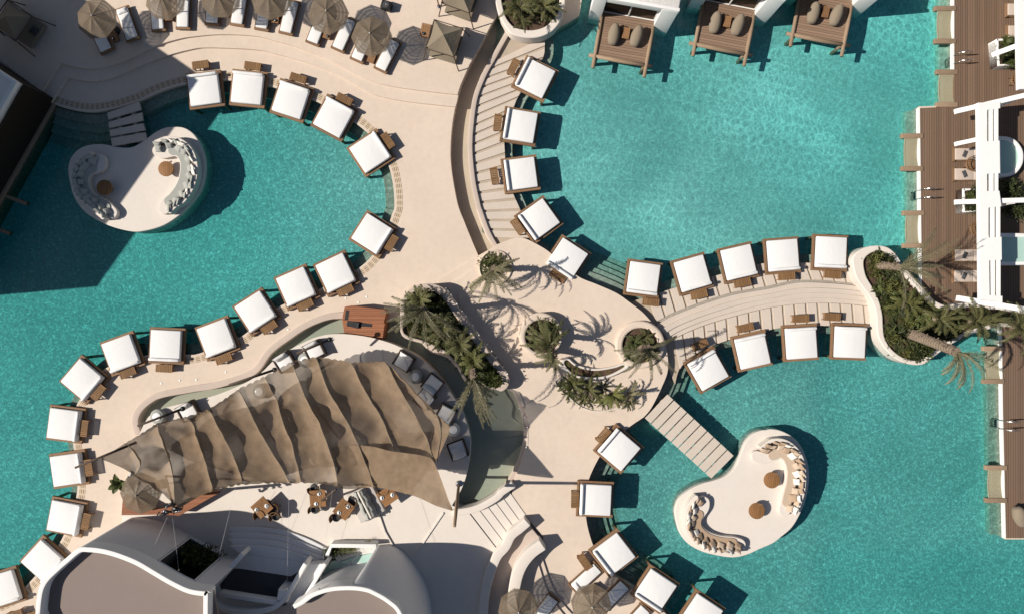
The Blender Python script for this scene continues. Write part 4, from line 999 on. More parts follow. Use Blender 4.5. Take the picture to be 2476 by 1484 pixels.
# loungers on the right-hand deck
def make_flat_lounger():
    r = empty('sun_lounger'); f = MB(); f.box((0, 0, .12), (.8, 2.0, .1), bev=.01); f.box((.0, 1.0, .17), (.86, .06, .22))
    f.build('frame', M['frame'], r); m = MB(); m.box((0, .42, .25), (.72, 1.15, .15), bev=.04); m.box((0, -.58, .25), (.72, .82, .15), bev=.04); m.build('mattress', M['lounge_beige'], r, auto=60)
    legs(r, [(-.35, -.9), (.35, -.9), (-.35, .9), (.35, .9)], 0, .1, .07, M['frame']); return r
fl0 = make_flat_lounger(); first = True
for c, w, towel in ((T(14, (1470,1112))[0], 'upper of the two beige loungers halfway down the right deck', 1), (T(14, (1468,1257))[0], 'lower of the two beige loungers halfway down the right deck', 1),
       (T(24, (1470,382))[0], 'beige lounger above the dark palm shadow on the right deck', 1), (T(24, (1465,532))[0], 'beige lounger below the dark palm shadow on the right deck', 1),
       (T(14, (1850,70))[0], 'beige lounger cut off at the top right corner', 0), (T(14, (1855,228))[0], 'beige lounger just above the leafy white planter, top right', 0)):
    o = fl0 if first else copy_tree(fl0); first = False
    x, y = W(c, .35); o.location = (x, y, .06); o.rotation_euler = (0, 0, math.pi / 2); tag(o, w, 'lounger', 'beige loungers on the right deck')
    if towel:
        p = MB().pillow((0, 0, 0), .24, .44, .1).build('rolled_towel', M['dark_cloth'], None, smooth=True, loc=(x - .42, y, .06 + .36), rz=.4 * random.choice((-1, 1))); tag(p, 'charcoal towel lying on the ' + w, 'towel', 'charcoal towels')
def rattan_chair(c, lab, rz=0):
    r = empty('rattan_chair', (*W(c, .6), .06), rz); m = MB()
    for k in range(18):
        a = R(20 + 320 * k / 17); m.tube([(.3 * math.cos(a), .3 * math.sin(a), .4), (.44 * math.cos(a), .44 * math.sin(a), .62), (.46 * math.cos(a), .46 * math.sin(a), .85)], .014, 5)
    for rr, z in ((.31, .4), (.45, .66), (.46, .86)): m.tube([(rr * math.cos(R(20 + 320 * k / 24)), rr * math.sin(R(20 + 320 * k / 24)), z) for k in range(25)], .022, 6)
    m.build('backrest', M['rattan'], r); MB().lathe([(.33, .36), (.36, .4), (.33, .46), (.1, .47)]).build('seat', M['frame'], r, smooth=True)
    legs(r, [(.22, .22), (-.22, .22), (.22, -.22), (-.22, -.22)], 0, .37, .04, M['rattan']); tag(r, lab, 'chair', 'round rattan chairs')
rattan_chair(T(14, (1808,575))[0], 'round rattan chair below the leafy white planter, upper right', 0.0)
rattan_chair(T(24, (1512,190))[0], 'round rattan chair beside the pergola above the dark palm shadow', 0.0)
rattan_chair(T(14, (1480,1185))[0], 'small rattan seat between the two beige loungers', 1.2)
# hammock nets over the water
def make_net():
    r = empty('hammock_net')
    for s in (-1, 1): MB().box((-.05, s * 1.02, -.02), (1.32, .30, .26), bev=.02).build('beam', M['greybeam'], r, auto=40)
    m = MB(); nx, ny = 20, 36; sag = lambda x, y: .06 - .12 * (1 - (y / .9) ** 2) - .04 * (1 - (x / .45) ** 2)
    wx = lambda y: .46 * (1 - .12 * (1 - (y / .9) ** 2))
    for i in range(nx):
        m.tube([(-0.0 + wx(y) * (i / (nx - 1) * 2 - 1), y, sag(0, y)) for y in [(-.9 + 1.8 * k / 10) for k in range(11)]], .017, 4, False)
    for j in range(ny):
        y = -.88 + 1.76 * j / (ny - 1); m.tube([(wx(y) * (i / 4 * 2 - 1), y, sag(0, y) + .004) for i in range(5)], .015, 4, False)
    m.build('net', M['net'], r)
    l = MB()
    for s in (-1, 1): l.tube([(s * .47, y, sag(0, y) * .8) for y in [(-.9 + 1.8 * k / 10) for k in range(11)]], .03, 6)
    l.build('edge_rope', M['net'], r)
    return r
nt0 = make_net(); first = True
for c, lab in ((T(14, (1288,183))[0], 'rope hammock net over the water, topmost on the right deck edge'), (T(14, (1300,640))[0], 'rope hammock net over the water beside the deck corner, upper right'), (T(14, (1050,1100))[0], 'rope hammock net over the water left of the two beige loungers'),
      (T(24, (1060,196))[0], 'rope hammock net over the upper pool just above the big planter'), (T(24, (1635,1170))[0], 'rope hammock net touched by hanging palm fronds below the big planter'), (T(34, (1655,545))[0], 'rope hammock net on the lower pool, lowest of them all')):
    o = nt0 if first else copy_tree(nt0); first = False; x, y = W(c, .05); o.location = (x, y, .02); tag(o, lab, 'hammock net', 'hammock nets along the right decks')
def make_ladder():
    r = empty('pool_ladder')
    for s in (-1, 1): MB().tube([(.75, s * .26, .06), (.72, s * .26, .55), (.6, s * .26, .82), (.3, s * .26, .85), (.05, s * .26, .6), (-.08, s * .26, .1), (-.1, s * .26, -.9)], .026, 8).build('handrail', M['steel'], r, smooth=True)
    for k in range(3): MB().box((-.1, 0, -.1 - k * .28), (.12, .5, .03)).build('tread', M['steel'], r)
    return r
ld0 = make_ladder()
for i, (c, lab) in enumerate(((T(14, (1355,432))[0], 'steel pool ladder between the two topmost hammock nets'), (T(14, (1105,1403))[0], 'steel pool ladder on the upper pool above the lower right net'), (T(34, (1690,118))[0], 'steel pool ladder on the lower pool, right edge'))):
    o = ld0 if i == 0 else copy_tree(ld0); x, y = W(c, .1); o.location = (x, y, 0); tag(o, lab, 'pool ladder', 'pool ladders')
# ------------------------------------------------------------------ curved walls and steps, bottom centre
def cwall(name, pts, z0, z1, wl, wr, mt, lab, zz=None):
    o = ribbon(name, WL(spline(pts, n=6), z1), wl, wr, z0, z1, M[mt], bev=.05); tag(o, lab, 'wall'); return o
cwall('curved_wall', T(33, (118,820),(60,870),(0,920)) + T(32, (1800,1000),(1740,1070),(1690,1190),(1655,1330),(1640,1484)) + [(1165,1560)], 0, 1.15, -.28, .28, 'floor_white', 'upper of two curved white walls beside the terrace steps')
cwall('curved_wall', T(33, (228,985),(150,1040),(90,1110),(50,1190),(25,1290),(10,1400),(0,1500)) , 0, 1.35, -.34, .34, 'floor_white', 'lower of two curved white walls, above the bottom parasols')
struct(slab('curved_ramp', [WL(T(33, (118,830),(228,960),(140,1030),(80,1110),(30,1220),(0,1484)) + [(1232,1600),(1165,1600)] + T(32, (1655,1330),(1740,1080)) + T(33, (0,930)), .55)], 0, .55, M['pinkwall']))
for k, pts in enumerate((((215,1050),(240,1130),(290,1270),(360,1390),(440,1484)), ((180,1080),(205,1150),(250,1290),(320,1410),(390,1500)))):
    L_ = spline(T(33, *pts), n=5); z = ZC + .12 * (k + 1)
    struct(slab('curved_step', [WL(L_, z) + WL(T(33, (0,1560),(20,1300),(60,1180),(140,1090)), z)], .1, z, M['deck'], bev=.012))
# terrace edge wall by the moat end
cwall('moat_end_wall', [(1094,1236),(1130,1231),(1160,1222),(1198,1200),(1212,1186),(1240,1168)], 0, .8, -.3, .12, 'floor_white', 'short curved white wall ending the moat beside the leaning pole')
ribm = ribbon('terrace_curb', WL(T(32, (880,745),(930,890),(985,985)), ZT + .1), -.04, .04, ZT, ZT + .10, M['floor_white']); tag(ribm, 'low thin white kerb crossing the terrace near the dome', 'kerb')
ribm = ribbon('terrace_curb', WL(T(32, (1352,755),(1190,995),(1130,1075)), ZT + .1), -.04, .04, ZT, ZT + .08, M['floor_white']); tag(ribm, 'straight thin white kerb on the terrace left of the leaning pole', 'kerb')
# red hardwood bar
BO = W((882,860), .95); o = empty('bar_counter', (*BO, 0)); off = o.location
bt = T(22, (640,752),(690,742),(930,772),(942,800),(915,975),(635,935),(622,850))
slab('body', [local(WL(bt, .9), off)], -.5, .86, M['barwood'], o, .02)
slab('counter', [local(WL(T(22, (640,752),(690,742),(930,772),(942,800),(925,870),(620,850)), 1.0), off)], .862, 1.02, M['barwood'], o, .03)
slab('inlay', [local(WL(T(22, (650,775),(675,778),(665,848),(640,846)), 1.03), off)], 1.022, 1.03, M['black'], o, .002)
slab('recess', [local(WL(T(22, (735,862),(840,875),(836,898),(735,892)), .9), off)], .862, .872, M['black'], o, .002)
tag(o, 'red-brown hardwood bar counter standing over the moat beside the palms', 'bar')
o = empty('mixing_desk', (*W(T(22, (700,877))[0], 1.0), .873), R(-12)); MB().box((0, 0, .06), (.75, .38, .12), bev=.015).build('case', M['black'], o); MB().box((.3, .0, .13), (.1, .3, .02)).build('panel', M['dark_cloth'], o); tag(o, 'black box of equipment on the hardwood bar', 'equipment')
# orange timber counter under the left end of the tent
o = empty('timber_counter', (*W((330,1220), .9), ZT - .4)); off = o.location
ct_ = T(31, (880,640),(900,620),(1100,735),(1280,700),(1500,600),(1600,598),(1290,775),(1150,768),(870,772))
slab('top', [local(WL(ct_, 1.3), off)], .95, 1.05, M['barwood'], o, .02); slab('body', [local(WL(T(31, (895,650),(1100,745),(1280,715),(1500,615),(1290,765),(1150,760),(885,762)), 1.2), off)], 0, .948, M['barwood'], o, .02)
tag(o, 'orange-brown timber counter under the lower left edge of the tent', 'counter')
# ------------------------------------------------------------------ the big net tent
seams = [  # plan lines of the seams from the upper edge to the lower edge, with heights at both ends
 ([(241,1108),(242,1109),(243,1109.5),(244,1110)], 3.3, 3.3),
 (T(31, (900,248),(960,330),(1000,420),(960,492)), 3.2, 3.0),
 (T(31, (1110,112),(1180,310),(1240,560),(1262,712)), 3.2, 4.3),
 (T(31, (1340,58),(1440,320),(1500,500),(1530,602)), 3.3, 3.9),
 (T(31, (1500,5),(1600,200),(1690,400),(1740,556)), 3.3, 3.7),
 ([(575,938),(612,1020),(655,1095),(702,1170)], 3.3, 3.6),
 ([(640,907),(668,985),(700,1070),(728,1168)], 3.4, 3.6),
 ([(703,872),(735,960),(790,1075),(816,1178)], 3.5, 3.9),
 ([(764,861),(792,945),(850,1045),(903,1178)], 3.4, 3.7),
 ([(849,874),(882,950),(925,1022),(985,1197)], 3.4, 3.8),
 ([(933,873),(962,937),(1005,1010),(1052,1120)], 4.1, 4.4),
 ([(1034,986),(1052,1000),(1064,1040),(1056,1112)], 4.7, 4.6),
 ([(1087,1030),(1086,1044),(1078,1062),(1058,1108)], 5.2, 4.6)]
NV = 44; NU = 12
SL = []
for pts, za, zb in seams:
    q = resample(spline(pts, n=8), NV + 1); SL.append([(*W(p, za + (zb - za) * j / NV), za + (zb - za) * j / NV) for j, p in enumerate(q)])
rnd = random.Random(11)
from mathutils import noise as mn
def tent_pt(i, u, v):
    j = v * NV; j0 = min(NV - 1, int(j)); f = j - j0
    a = Vector(SL[i][j0]).lerp(Vector(SL[i][j0 + 1]), f); b = Vector(SL[i + 1][j0]).lerp(Vector(SL[i + 1][j0 + 1]), f)
    p = a.lerp(b, u); w = (b - a).length
    edge = math.sin(math.pi * min(1, max(0, v))) ** .5
    hang = (u ** .75) * (1 - u) ** .42 * 1.75                               # belly nearer the right-hand seam
    sag = hang * min(.75, .37 * w) * (.45 + .55 * edge) * (1.0 + .3 * mn.noise(p * .35))
    dent = max(0.0, mn.noise(Vector((p.x * .55 + 7, p.y * .55, 2.0))) - .08) * edge * (2.2 if i < 4 else 1.1)
    p.z -= sag + .45 * edge * .5 + dent * 1.1
    p.z += .16 * (mn.noise(Vector((p.x * .8, p.y * .8, 30))) ) * edge - .07 * abs(mn.noise(Vector((p.x * 1.5 + p.y * .8, p.y * 1.6, 12)))) * edge
    p.z += .10 * mn.noise(Vector((p.x * 1.1, p.y * .45, i))) * edge + .04 * mn.noise(Vector((p.x * 3, p.y * 1.2, i)))
    if v in (0, 1) : 
        s = abs(math.sin(math.pi * u * max(1, round(w / .42)))); p.y += (1 if v == 1 else -1) * .10 * (1 - s) * (0 if i == 0 else 1); 
    return tuple(p)
root = empty('tent', (*W((650,1060), 0), ZT)); off = Vector((root.location.x, root.location.y, ZT))
m = MB()
for i in range(len(seams) - 1): m.grid(lambda u, v, i=i: Vector(tent_pt(i, u, v)) - off, NU, NV)
bm_me = m.mesh('canopy', True); bm = bmesh.new(); bm.from_mesh(bm_me); bmesh.ops.remove_doubles(bm, verts=bm.verts, dist=.004); bmesh.ops.recalc_face_normals(bm, faces=bm.faces); bm.to_mesh(bm_me); bm.free()
bm_me.set_sharp_from_angle(angle=R(40)); link('canopy', bm_me, M['tent'], root)
# lower right flap, down to the leaning pole
flap = [[(816,1178),(850,1181),(886,1178),(913,1177),(960,1187),(1003,1199),(1054,1221),(1094,1234)], [(812,1125),(860,1125),(903,1135),(940,1140),(985,1140),(1020,1135),(1052,1150),(1094,1232)], [(800,1080),(860,1075),(910,1080),(945,1090),(985,1095),(1020,1100),(1050,1118),(1092,1230)]]
FZ = [[3.9,3.4,3.3,3.4,3.6,4.0,4.6,5.4], [3.5,3.2,3.2,3.3,3.5,3.8,4.3,5.4], [3.1,3.0,2.95,3.1,3.4,3.8,4.3,5.4]]
F = [[(*W(p, z), z) for p, z in zip(resample(spline(a, n=4), 29), resample([(z,) for z in zz], 29)) for z in [z[0]]] for a, zz in zip(flap, FZ)]
def flap_pt(u, v):
    i = min(28, int(round(u * 28))); a, b, c = (Vector(F[k][i]) for k in range(3)); p = a.lerp(b, v * 2) if v < .5 else b.lerp(c, v * 2 - 1)
    p.z += .12 * mn.noise(Vector((p.x * 1.3, p.y * .8, 9))) - .12 * math.sin(math.pi * v); return tuple(p - off)
MB().grid(flap_pt, 28, 14).build('flap', M['tent'], root, smooth=True)
sm = MB()
for i in range(1, len(seams) - 1): sm.tube([Vector(tent_pt(i, 0, k / 22)) - off + Vector((0, 0, .02)) for k in range(23)], .022, 5)
sm.build('seam_rope', M['canvas'], root)
# poles that lean outwards
def tpole(a, za, b, zb, lab=None, r0=.075, ball=False):
    p, q = Vector((*W(a, za), za)), Vector((*W(b, zb), zb))
    MB().tube([p - off, q - off], [r0 * .85, r0], 8).build('pole', M['pole'], root, smooth=True)
    if ball:
        pv = (p if ball == 1 else q) - off; MB().lathe([(.03, -.1), (.14, -.04), (.15, .05), (.04, .12)], pv, 10).build('pole_head', M['black'], root, smooth=True)
tpole((181,1130), 3.9, (330,1068), 2.6); tpole((332,1029), 3.7, (442,987), 2.4, ball=2); tpole((553,930), 3.9, (664,893), 2.9, ball=2); tpole((717,854), 3.7, (797,820), 2.9, ball=2)
tpole((419,1225), 4.6, (400,1150), .62); tpole((812,1182), 4.1, (770,1215), .62); tpole((1056,1112), 4.7, (1045,1085), .62)
tag(root, 'large brown net tent with billowing bays over the white terrace', 'tent')
# mast head cluster at the lower left of the tent
h = empty('mast_fitting', (*W((416,1233), 4.6), ZT))
MB().tube([(0, 0, 0), (0, 0, 4.0)], .09, 10).build('mast', M['black'], h)
f = MB(); rr = random.Random(4)
for k in range(16):
    a = Vector((rr.uniform(-.9, .7), rr.uniform(-.28, .3), rr.uniform(3.5, 4.1))); f.tube([a, a + Vector((rr.uniform(-.45, .45), rr.uniform(-.2, .2), rr.uniform(-.1, .2)))], rr.uniform(.03, .08), 6)
f.build('clamp', M['black'], h); s = MB()
for k in range(8):
    a = Vector((rr.uniform(-.5, .5), rr.uniform(-.25, .25), 4.1)); s.lathe([(.05, 0), (.055, .06), (.02, .08)], a, 8)
s.build('shackle', M['steel'], h); tag(h, 'black mast head with chrome shackles at the lower left tent edge', 'mast')
# leaning pole at the lower right tip
p, q = Vector((*W((1109,1168), ZT), ZT)), Vector((*W((1098.5,1270), 6.6), 6.6))
lp_ = empty('leaning_pole', p); MB().tube([(0, 0, 0), (q - p) * .5, q - p], [.085, .10, .09], 12).build('pole', M['greybeam'], lp_, smooth=True)
MB().lathe([(.2, 0), (.2, .06), (.11, .08), (.11, .25)]).build('foot', M['steel'], lp_, auto=40); tag(lp_, 'tall leaning timber pole with a steel foot at the right tent tip', 'pole')
# guy wires
def wire(a, za, b, zb, lab, sag=.0):
    p, q = Vector((*W(a, za), za)), Vector((*W(b, zb), zb)); pts = [p.lerp(q, k / 8) - Vector((0, 0, sag * 4 * (k / 8) * (1 - k / 8))) - p for k in range(9)]
    r = empty('guy_wire', p); MB().tube(pts, .005, 5).build('wire', M['chrome_cable'], r); MB().lathe([(.04, -.03), (.05, .03), (.02, .08)], pts[-1], 8).build('anchor', M['steel'], r); tag(r, lab, 'wire', 'guy wires')
wire((404,1250), 4.6, T(31, (1080,1055))[0], HB * .8, 'thin guy wire from the mast head to the rounded white wall, left one'); wire((417,1252), 4.6, T(31, (1288,1165))[0], HB * .8, 'thin guy wire from the mast head crossing the dark window')
wire((569,1178), 3.8, T(31, (1525,1280))[0], 3.1, 'thin guy wire from the tent edge down to the stair court wall'); wire((699,1172), 3.7, T(32, (225,1300))[0], 2.4, 'thin guy wire from the tent edge to the white pier')
wire((803,1184), 4.0, T(32, (460,1300))[0], HB, 'thin guy wire from the middle tent pole to the curved roof edge')
# furniture on the tent terrace
def make_armchair():
    r = empty('armchair'); 
    f = MB()
    for s in (-1, 1): f.box((s * .52, 0, .3), (.06, 1.0, .5))
    f.box((0, .5, .35), (1.1, .06, .62)); f.box((0, -.48, .2), (1.1, .06, .2)); f.build('frame', M['pole'], r)
    MB().box((0, 0, .38), (.96, .9, .2), bev=.06).build('seat_cushion', M['mattress'], r, auto=60)
    MB().pillow((0, .34, .6), .9, .5, .2, Matrix.Rotation(R(60), 3, 'X')).build('back_cushion', M['mattress'], r, smooth=True)
    return r
ac0 = make_armchair(); first = True
for c, rz, lab in ((T(22, (420,1065))[0], .45, 'white cushioned armchair at the upper tent edge, under the fourth pole'), (T(22, (205,1150))[0], .55, 'white cushioned armchair at the upper tent edge, left of the other one'), (T(31, (1350,25))[0], .5, 'white cushioned armchair at the left end of the upper tent edge'),
    (T(22, (1065,1145))[0], -.55, 'white cushioned armchair nearest the palm fronds right of the tent'), (T(22, (1275,1310))[0], 2.5, 'white cushioned armchair right of the tent, beside the round grey table'), (T(22, (1215,1415))[0], -2.3, 'white cushioned armchair half hidden by the right tent edge'),
    (T(32, (1370,45))[0], -.5, 'white cushioned armchair right of the tent, under the hanging frond'), (T(32, (1455,300))[0], 3.5, 'white cushioned armchair lowest on the right side of the tent')):
    o = ac0 if first else copy_tree(ac0); first = False; x, y = W(c, ZT + .5); o.location = (x, y, ZT); o.rotation_euler = (0, 0, rz); tag(o, lab, 'armchair', 'white armchairs around the tent')
def make_pouf():
    r = empty('pouf_table'); MB().lathe([(.40, 0), (.46, .1), (.46, .32), (.40, .4)], n=28).build('body', M['grey_cloth'], r, smooth=True); MB().lathe([(.24, .40), (.25, .43), (.2, .45)], n=24).build('tray', M['plate'], r, auto=40); return r
pf0 = make_pouf(); first = True
for c, lab in ((T(22, (1150,1255))[0], 'round grey pouf table between armchairs, right of the tent'), (T(32, (1425,155))[0], 'round grey pouf table near the lower right armchair'), (T(22, (355,1135))[0], 'round grey pouf table at the upper edge of the tent'), (T(31, (1130,62))[0], 'round grey pouf table at the left tip of the terrace'), (T(22, (25,1362))[0], 'round grey pouf table seen through the net of the tent')):
    o = pf0 if first else copy_tree(pf0); first = False; o.location = (*W(c, ZT + .4), ZT); tag(o, lab, 'table', 'round pouf tables')
def make_dining():
    r = empty('dining_table'); MB().box((0, 0, .73), (.98, 1.02, .06), bev=.012).build('table_top', M['olivewood'], r); MB().tube([(0, 0, 0), (0, 0, .7)], .08, 10).build('pedestal', M['black'], r); MB().lathe([(.3, 0), (.3, .04), (.08, .06)]).build('foot', M['black'], r); return r
def make_chair():
    r = empty('tub_chair'); MB().lathe([(.2, .40), (.26, .44), (.24, .48), (.1, .49)], n=20).build('seat', M['dark_cloth'], r, smooth=True)
    m = MB(); ps = [(math.cos(R(-200 + 220 * k / 16)), math.sin(R(-200 + 220 * k / 16))) for k in range(17)]
    m.grid(lambda u, v: ((.27 + .06 * v) * ps[int(round(u * 16))][0], (.27 + .06 * v) * ps[int(round(u * 16))][1], .42 + .36 * v), 16, 4); m.grid(lambda u, v: ((.30 + .06 * v) * ps[int(round((1 - u) * 16))][0], (.30 + .06 * v) * ps[int(round((1 - u) * 16))][1], .42 + .36 * v), 16, 4)
    m.tube([(.345 * a, .345 * b, .785) for a, b in ps], .025, 6)
    m.build('backrest', M['rattan'], r, smooth=True); legs(r, [(.18, .18), (-.18, .18), (.18, -.18), (-.18, -.18)], 0, .42, .035, M['pole']); return r
dn0 = make_dining(); ch0 = make_chair(); first = True
def setting_plate(x, y, z, lab):
    r = empty('place_setting', (x, y, z)); MB().lathe([(.06, 0), (.13, .012), (.135, .02), (.05, .012)], n=20).build('plate', M['plate'], r, smooth=True); MB().box((0, 0, .024), (.06, .19, .012), .1).build('napkin', M['black'], r); tag(r, lab, 'plate', 'plates on the dining tables')
for c, rz, chs, w in ((T(32, (45,715))[0], -.85, ((-15,55,3.6),(95,70,3.5),(80,10,1.0)), 'leftmost dining table'), (T(32, (447,650))[0], .08, ((-25,85,3.3),(-30,-70,.2)), 'square dining table below the tent middle'), (T(32, (635,728))[0], -.62, ((-60,65,3.5),(55,-55,.6)), 'tilted dining table left of the grey sofa'), (T(32, (950,632))[0], -.95, ((-30,-50,.6),), 'dining table half under the right tent flap')):
    o = dn0 if first else copy_tree(dn0); x, y = W(c, ZT + .75); o.location = (x, y, ZT); o.rotation_euler = (0, 0, rz); tag(o, 'square wooden ' + w, 'table', 'wooden dining tables')
    for k, (dx, dy, a) in enumerate(chs):
        q = ch0 if (first and k == 0) else copy_tree(ch0); cx, cy = W((c[0] + dx / 2.981, c[1] + dy / 2.981), ZT + .6); q.location = (cx, cy, ZT); q.rotation_euler = (0, 0, a); tag(q, ('lower ' if dy > 40 else 'upper ' if dy < 0 else 'middle ') + ('left ' if dx < 0 else 'right ') + 'rattan tub chair tucked at the ' + w, 'chair', 'tub chairs at the dining tables')
    for k, (px, py) in enumerate(((-.1, -.32), (.12, .3))):
        v = Matrix.Rotation(rz, 2) @ Vector((px, py)); setting_plate(x + v.x, y + v.y, ZT + .762, ('lower' if k == 0 else 'upper') + ' white plate with black napkin, ' + w)
    first = False
sf = empty('double_sofa', (*W(T(32, (790,690))[0], ZT + .5), ZT), R(-63))
MB().box((0, 0, .2), (1.9, 1.7, .34), bev=.05).build('seat', M['lounge_grey'], sf, auto=50); MB().box((0, 0, .5), (1.8, .12, .5), bev=.04).build('backrest', M['cream_cloth'], sf, auto=50)
tag(sf, 'pale back-to-back double sofa on the terrace below the tent', 'sofa')
rr = random.Random(8); Mz = Matrix.Rotation(sf.rotation_euler.z, 3, 'Z'); pm = MB().pillow((0, 0, 0), .5, .46, .18).mesh('cushion', True); pm.materials.append(M['grey_cloth'])
for s in (-1, 1):
    for k in range(5):
        q = Mz @ Vector((-.7 + k * .35, s * (.26 + .05 * (k % 2)), .58)); c = link('cushion', pm, None, None, sf.location + q)
        c.rotation_euler = (R(58), 0, sf.rotation_euler.z + (0 if s > 0 else math.pi) + math.pi + rr.uniform(-.2, .2)); tag(c, f"grey cushion in the {'upper' if s > 0 else 'lower'} row leaning on the double sofa's back", 'cushion', f"cushions on the double sofa, {'upper' if s > 0 else 'lower'} row")
# ------------------------------------------------------------------ planters and plants
def planter(name, outer, soil, z, lab, mat='floor_white', wall=None, bev=.06, z0=0):
    o = empty(name, (*W(outer[0], z), z0)); off = o.location
    slab('wall', [local(WL(outer, z), off), local(WL(soil, z), off)], 0, z - z0, M[mat], o, bev)
    MB().prism(local(WL(soil, z), off), 0, z - z0 - .22).build('soil', M['soil'], o); tag(o, lab, 'planter'); return WL(soil, z)
circ = lambda c, rx, ry, n=40: [(c[0] + rx * math.cos(2 * math.pi * k / n), c[1] + ry * math.sin(2 * math.pi * k / n)) for k in range(n)]
long_out = spline(T(22, (1040,800),(1045,720),(1075,655),(1140,605),(1240,585),(1320,600),(1380,645),(1445,735),(1520,845),(1620,985),(1720,1115),(1800,1215),(1830,1275),(1815,1330),(1775,1360),(1735,1350),(1700,1345),(1530,1310),(1450,1190),(1350,1090),(1210,1020),(1055,960)), True, 5)
long_soil = spline(T(22, (1075,800),(1078,730),(1110,680),(1170,645),(1250,640),(1305,655),(1355,700),(1420,795),(1500,905),(1600,1045),(1700,1170),(1765,1255),(1775,1310),(1740,1335),(1700,1325),(1545,1290),(1465,1170),(1360,1065),(1225,1000),(1070,940)), True, 5)
S_long = planter('long_planter', long_out, long_soil, 1.15, 'long wedge-shaped planter with a tall smooth beige wall beside the bar', 'pinkwall')
c1 = T(22, (1725,470))[0]
S_c1 = planter('round_planter', circ((c1[0] + 1, c1[1]), 40.5, 42.5), circ(c1, 36, 38.5), .46, 'small round palm bed where the trough ends', 'deck', z0=.1)
c2 = T(23, (220,965))[0]
S_c2 = planter('round_planter', circ((c2[0] - 3, c2[1] - 4), 52, 54), circ((c2[0] + 2, c2[1]), 42, 40), 1.05, 'tall pale ring planter at the centre, left end of the crescent bed', 'deck', bev=.12)
c3 = T(23, (932,1030))[0]
S_c3 = planter('round_planter', circ((c3[0] - 1, c3[1] - 2), 60, 58), circ((c3[0], c3[1]), 43, 42), .65, 'pale round planter with a palm at the left end of the causeway', 'deck', bev=.12)
cr_o = T(23, (345,1175),(400,1115),(470,1165),(600,1196),(740,1178),(815,1155),(845,1190),(720,1255),(600,1280),(450,1260))
cr_s = T(23, (385,1165),(405,1135),(470,1182),(600,1212),(745,1192),(805,1172),(815,1185),(715,1238),(600,1258),(460,1240))
S_cr = planter('crescent_planter', spline(cr_o, True, 5), spline(cr_s, True, 5), .6, 'low crescent-shaped planter with bare brown soil between two round planters', z0=.1)
lo_o = spline(T(23, (320,1290),(420,1270),(560,1275),(690,1300),(800,1370),(850,1430),(800,1470),(640,1500),(520,1475),(420,1400)), True, 5)
S_lo = planter('low_planter', lo_o, offset(lo_o, -3.0, True) if True else lo_o, .42, 'low open planting bed with bushy palms below the crescent planter', z0=.1)
top_o = spline(T(12, (1715,-60),(1738,60),(1762,125),(1800,195)) + T(13, (0,245),(70,268),(150,275),(225,262),(300,222),(360,140),(385,40),(390,-60)), n=6) + [(1366,-120),(1190,-120)]
top_s = spline(T(12, (1762,-60),(1778,40),(1800,120),(1838,175)) + T(13, (30,200),(90,215),(160,218),(240,195),(300,140),(340,70),(350,-60)), n=6) + [(1352,-120),(1206,-120)]
S_top = planter('round_planter', top_o, top_s, .9, 'round white planter with dense greenery cut by the top photo edge')
big_o = spline(T(24, (618,440),(622,395),(655,355),(720,322),(800,312),(870,325),(925,368),(965,425),(1010,485),(1060,545),(1135,625),(1205,700),(1285,740),(1380,728),(1540,722),(1842,770),(2100,800),(2100,905),(1842,902),(1690,897),(1500,942),(1345,1012),(1195,1118),(1130,1165),(1040,1167),(940,1132),(860,1062),(808,980),(793,900),(788,800),(758,712),(698,622),(645,545)), True, 5)
big_s = spline(T(24, (698,440),(715,395),(760,362),(820,350),(880,372),(930,425),(975,500),(1030,570),(1110,660),(1190,735),(1280,772),(1390,765),(1540,755),(1842,800),(2080,830),(2080,880),(1842,876),(1680,868),(1480,915),(1330,985),(1180,1085),(1120,1132),(1040,1135),(960,1105),(890,1045),(848,970),(838,890),(832,800),(805,700),(760,610),(715,530)), True, 5)
S_big = planter('large_planter', big_o, big_s, .75, 'very large snaking white planter full of palms between the right decks', z0=-1.1)
def blade(mb, a, b, w, n=None, up=Vector((0, 0, 1))):
    d = b - a; s = d.cross(up)
    s = (s.normalized() if s.length > 1e-6 else Vector((1, 0, 0))) * w / 2; m = a.lerp(b, .45)
    mb.add([a, m + s, b, m - s], [(0, 1, 2, 3)])
def frond(mb, base, az, L, pitch, droop, wid, n, rnd, lw=.036):
    p = Vector(base); dirv = Vector((math.cos(az), math.sin(az), 0)); el = pitch; pts = [p.copy()]; seg = 12
    for k in range(seg):
        p = p + (dirv * math.cos(el) + Vector((0, 0, math.sin(el)))) * L / seg; el -= droop / seg * (.5 + 1.0 * k / seg); pts.append(p.copy())
    mb.tube(pts, [.022 * (1 - .8 * k / seg) + .004 for k in range(seg + 1)], 4, False)
    side = Vector((-math.sin(az), math.cos(az), 0))
    wid *= .72; n = max(14, int(n * .85))
    for k in range(n):
        t = .10 + .88 * k / n; j = t * seg; j0 = min(seg - 1, int(j)); a = pts[j0].lerp(pts[j0 + 1], j - j0); fw = (pts[j0 + 1] - pts[j0]).normalized()
        l = wid * (math.sin(math.pi * min(1, t * .82 + .16)) ** .7) * rnd.uniform(.8, 1.15)
        for s in (-1, 1):
            d = (fw * rnd.uniform(.7, 1.1) + side * s * rnd.uniform(.6, .95) + Vector((0, 0, rnd.uniform(-.25, .38)))).normalized()
            b = a + d * l; b.z -= l * .18
            blade(mb, a, b, lw * rnd.uniform(.8, 1.2))
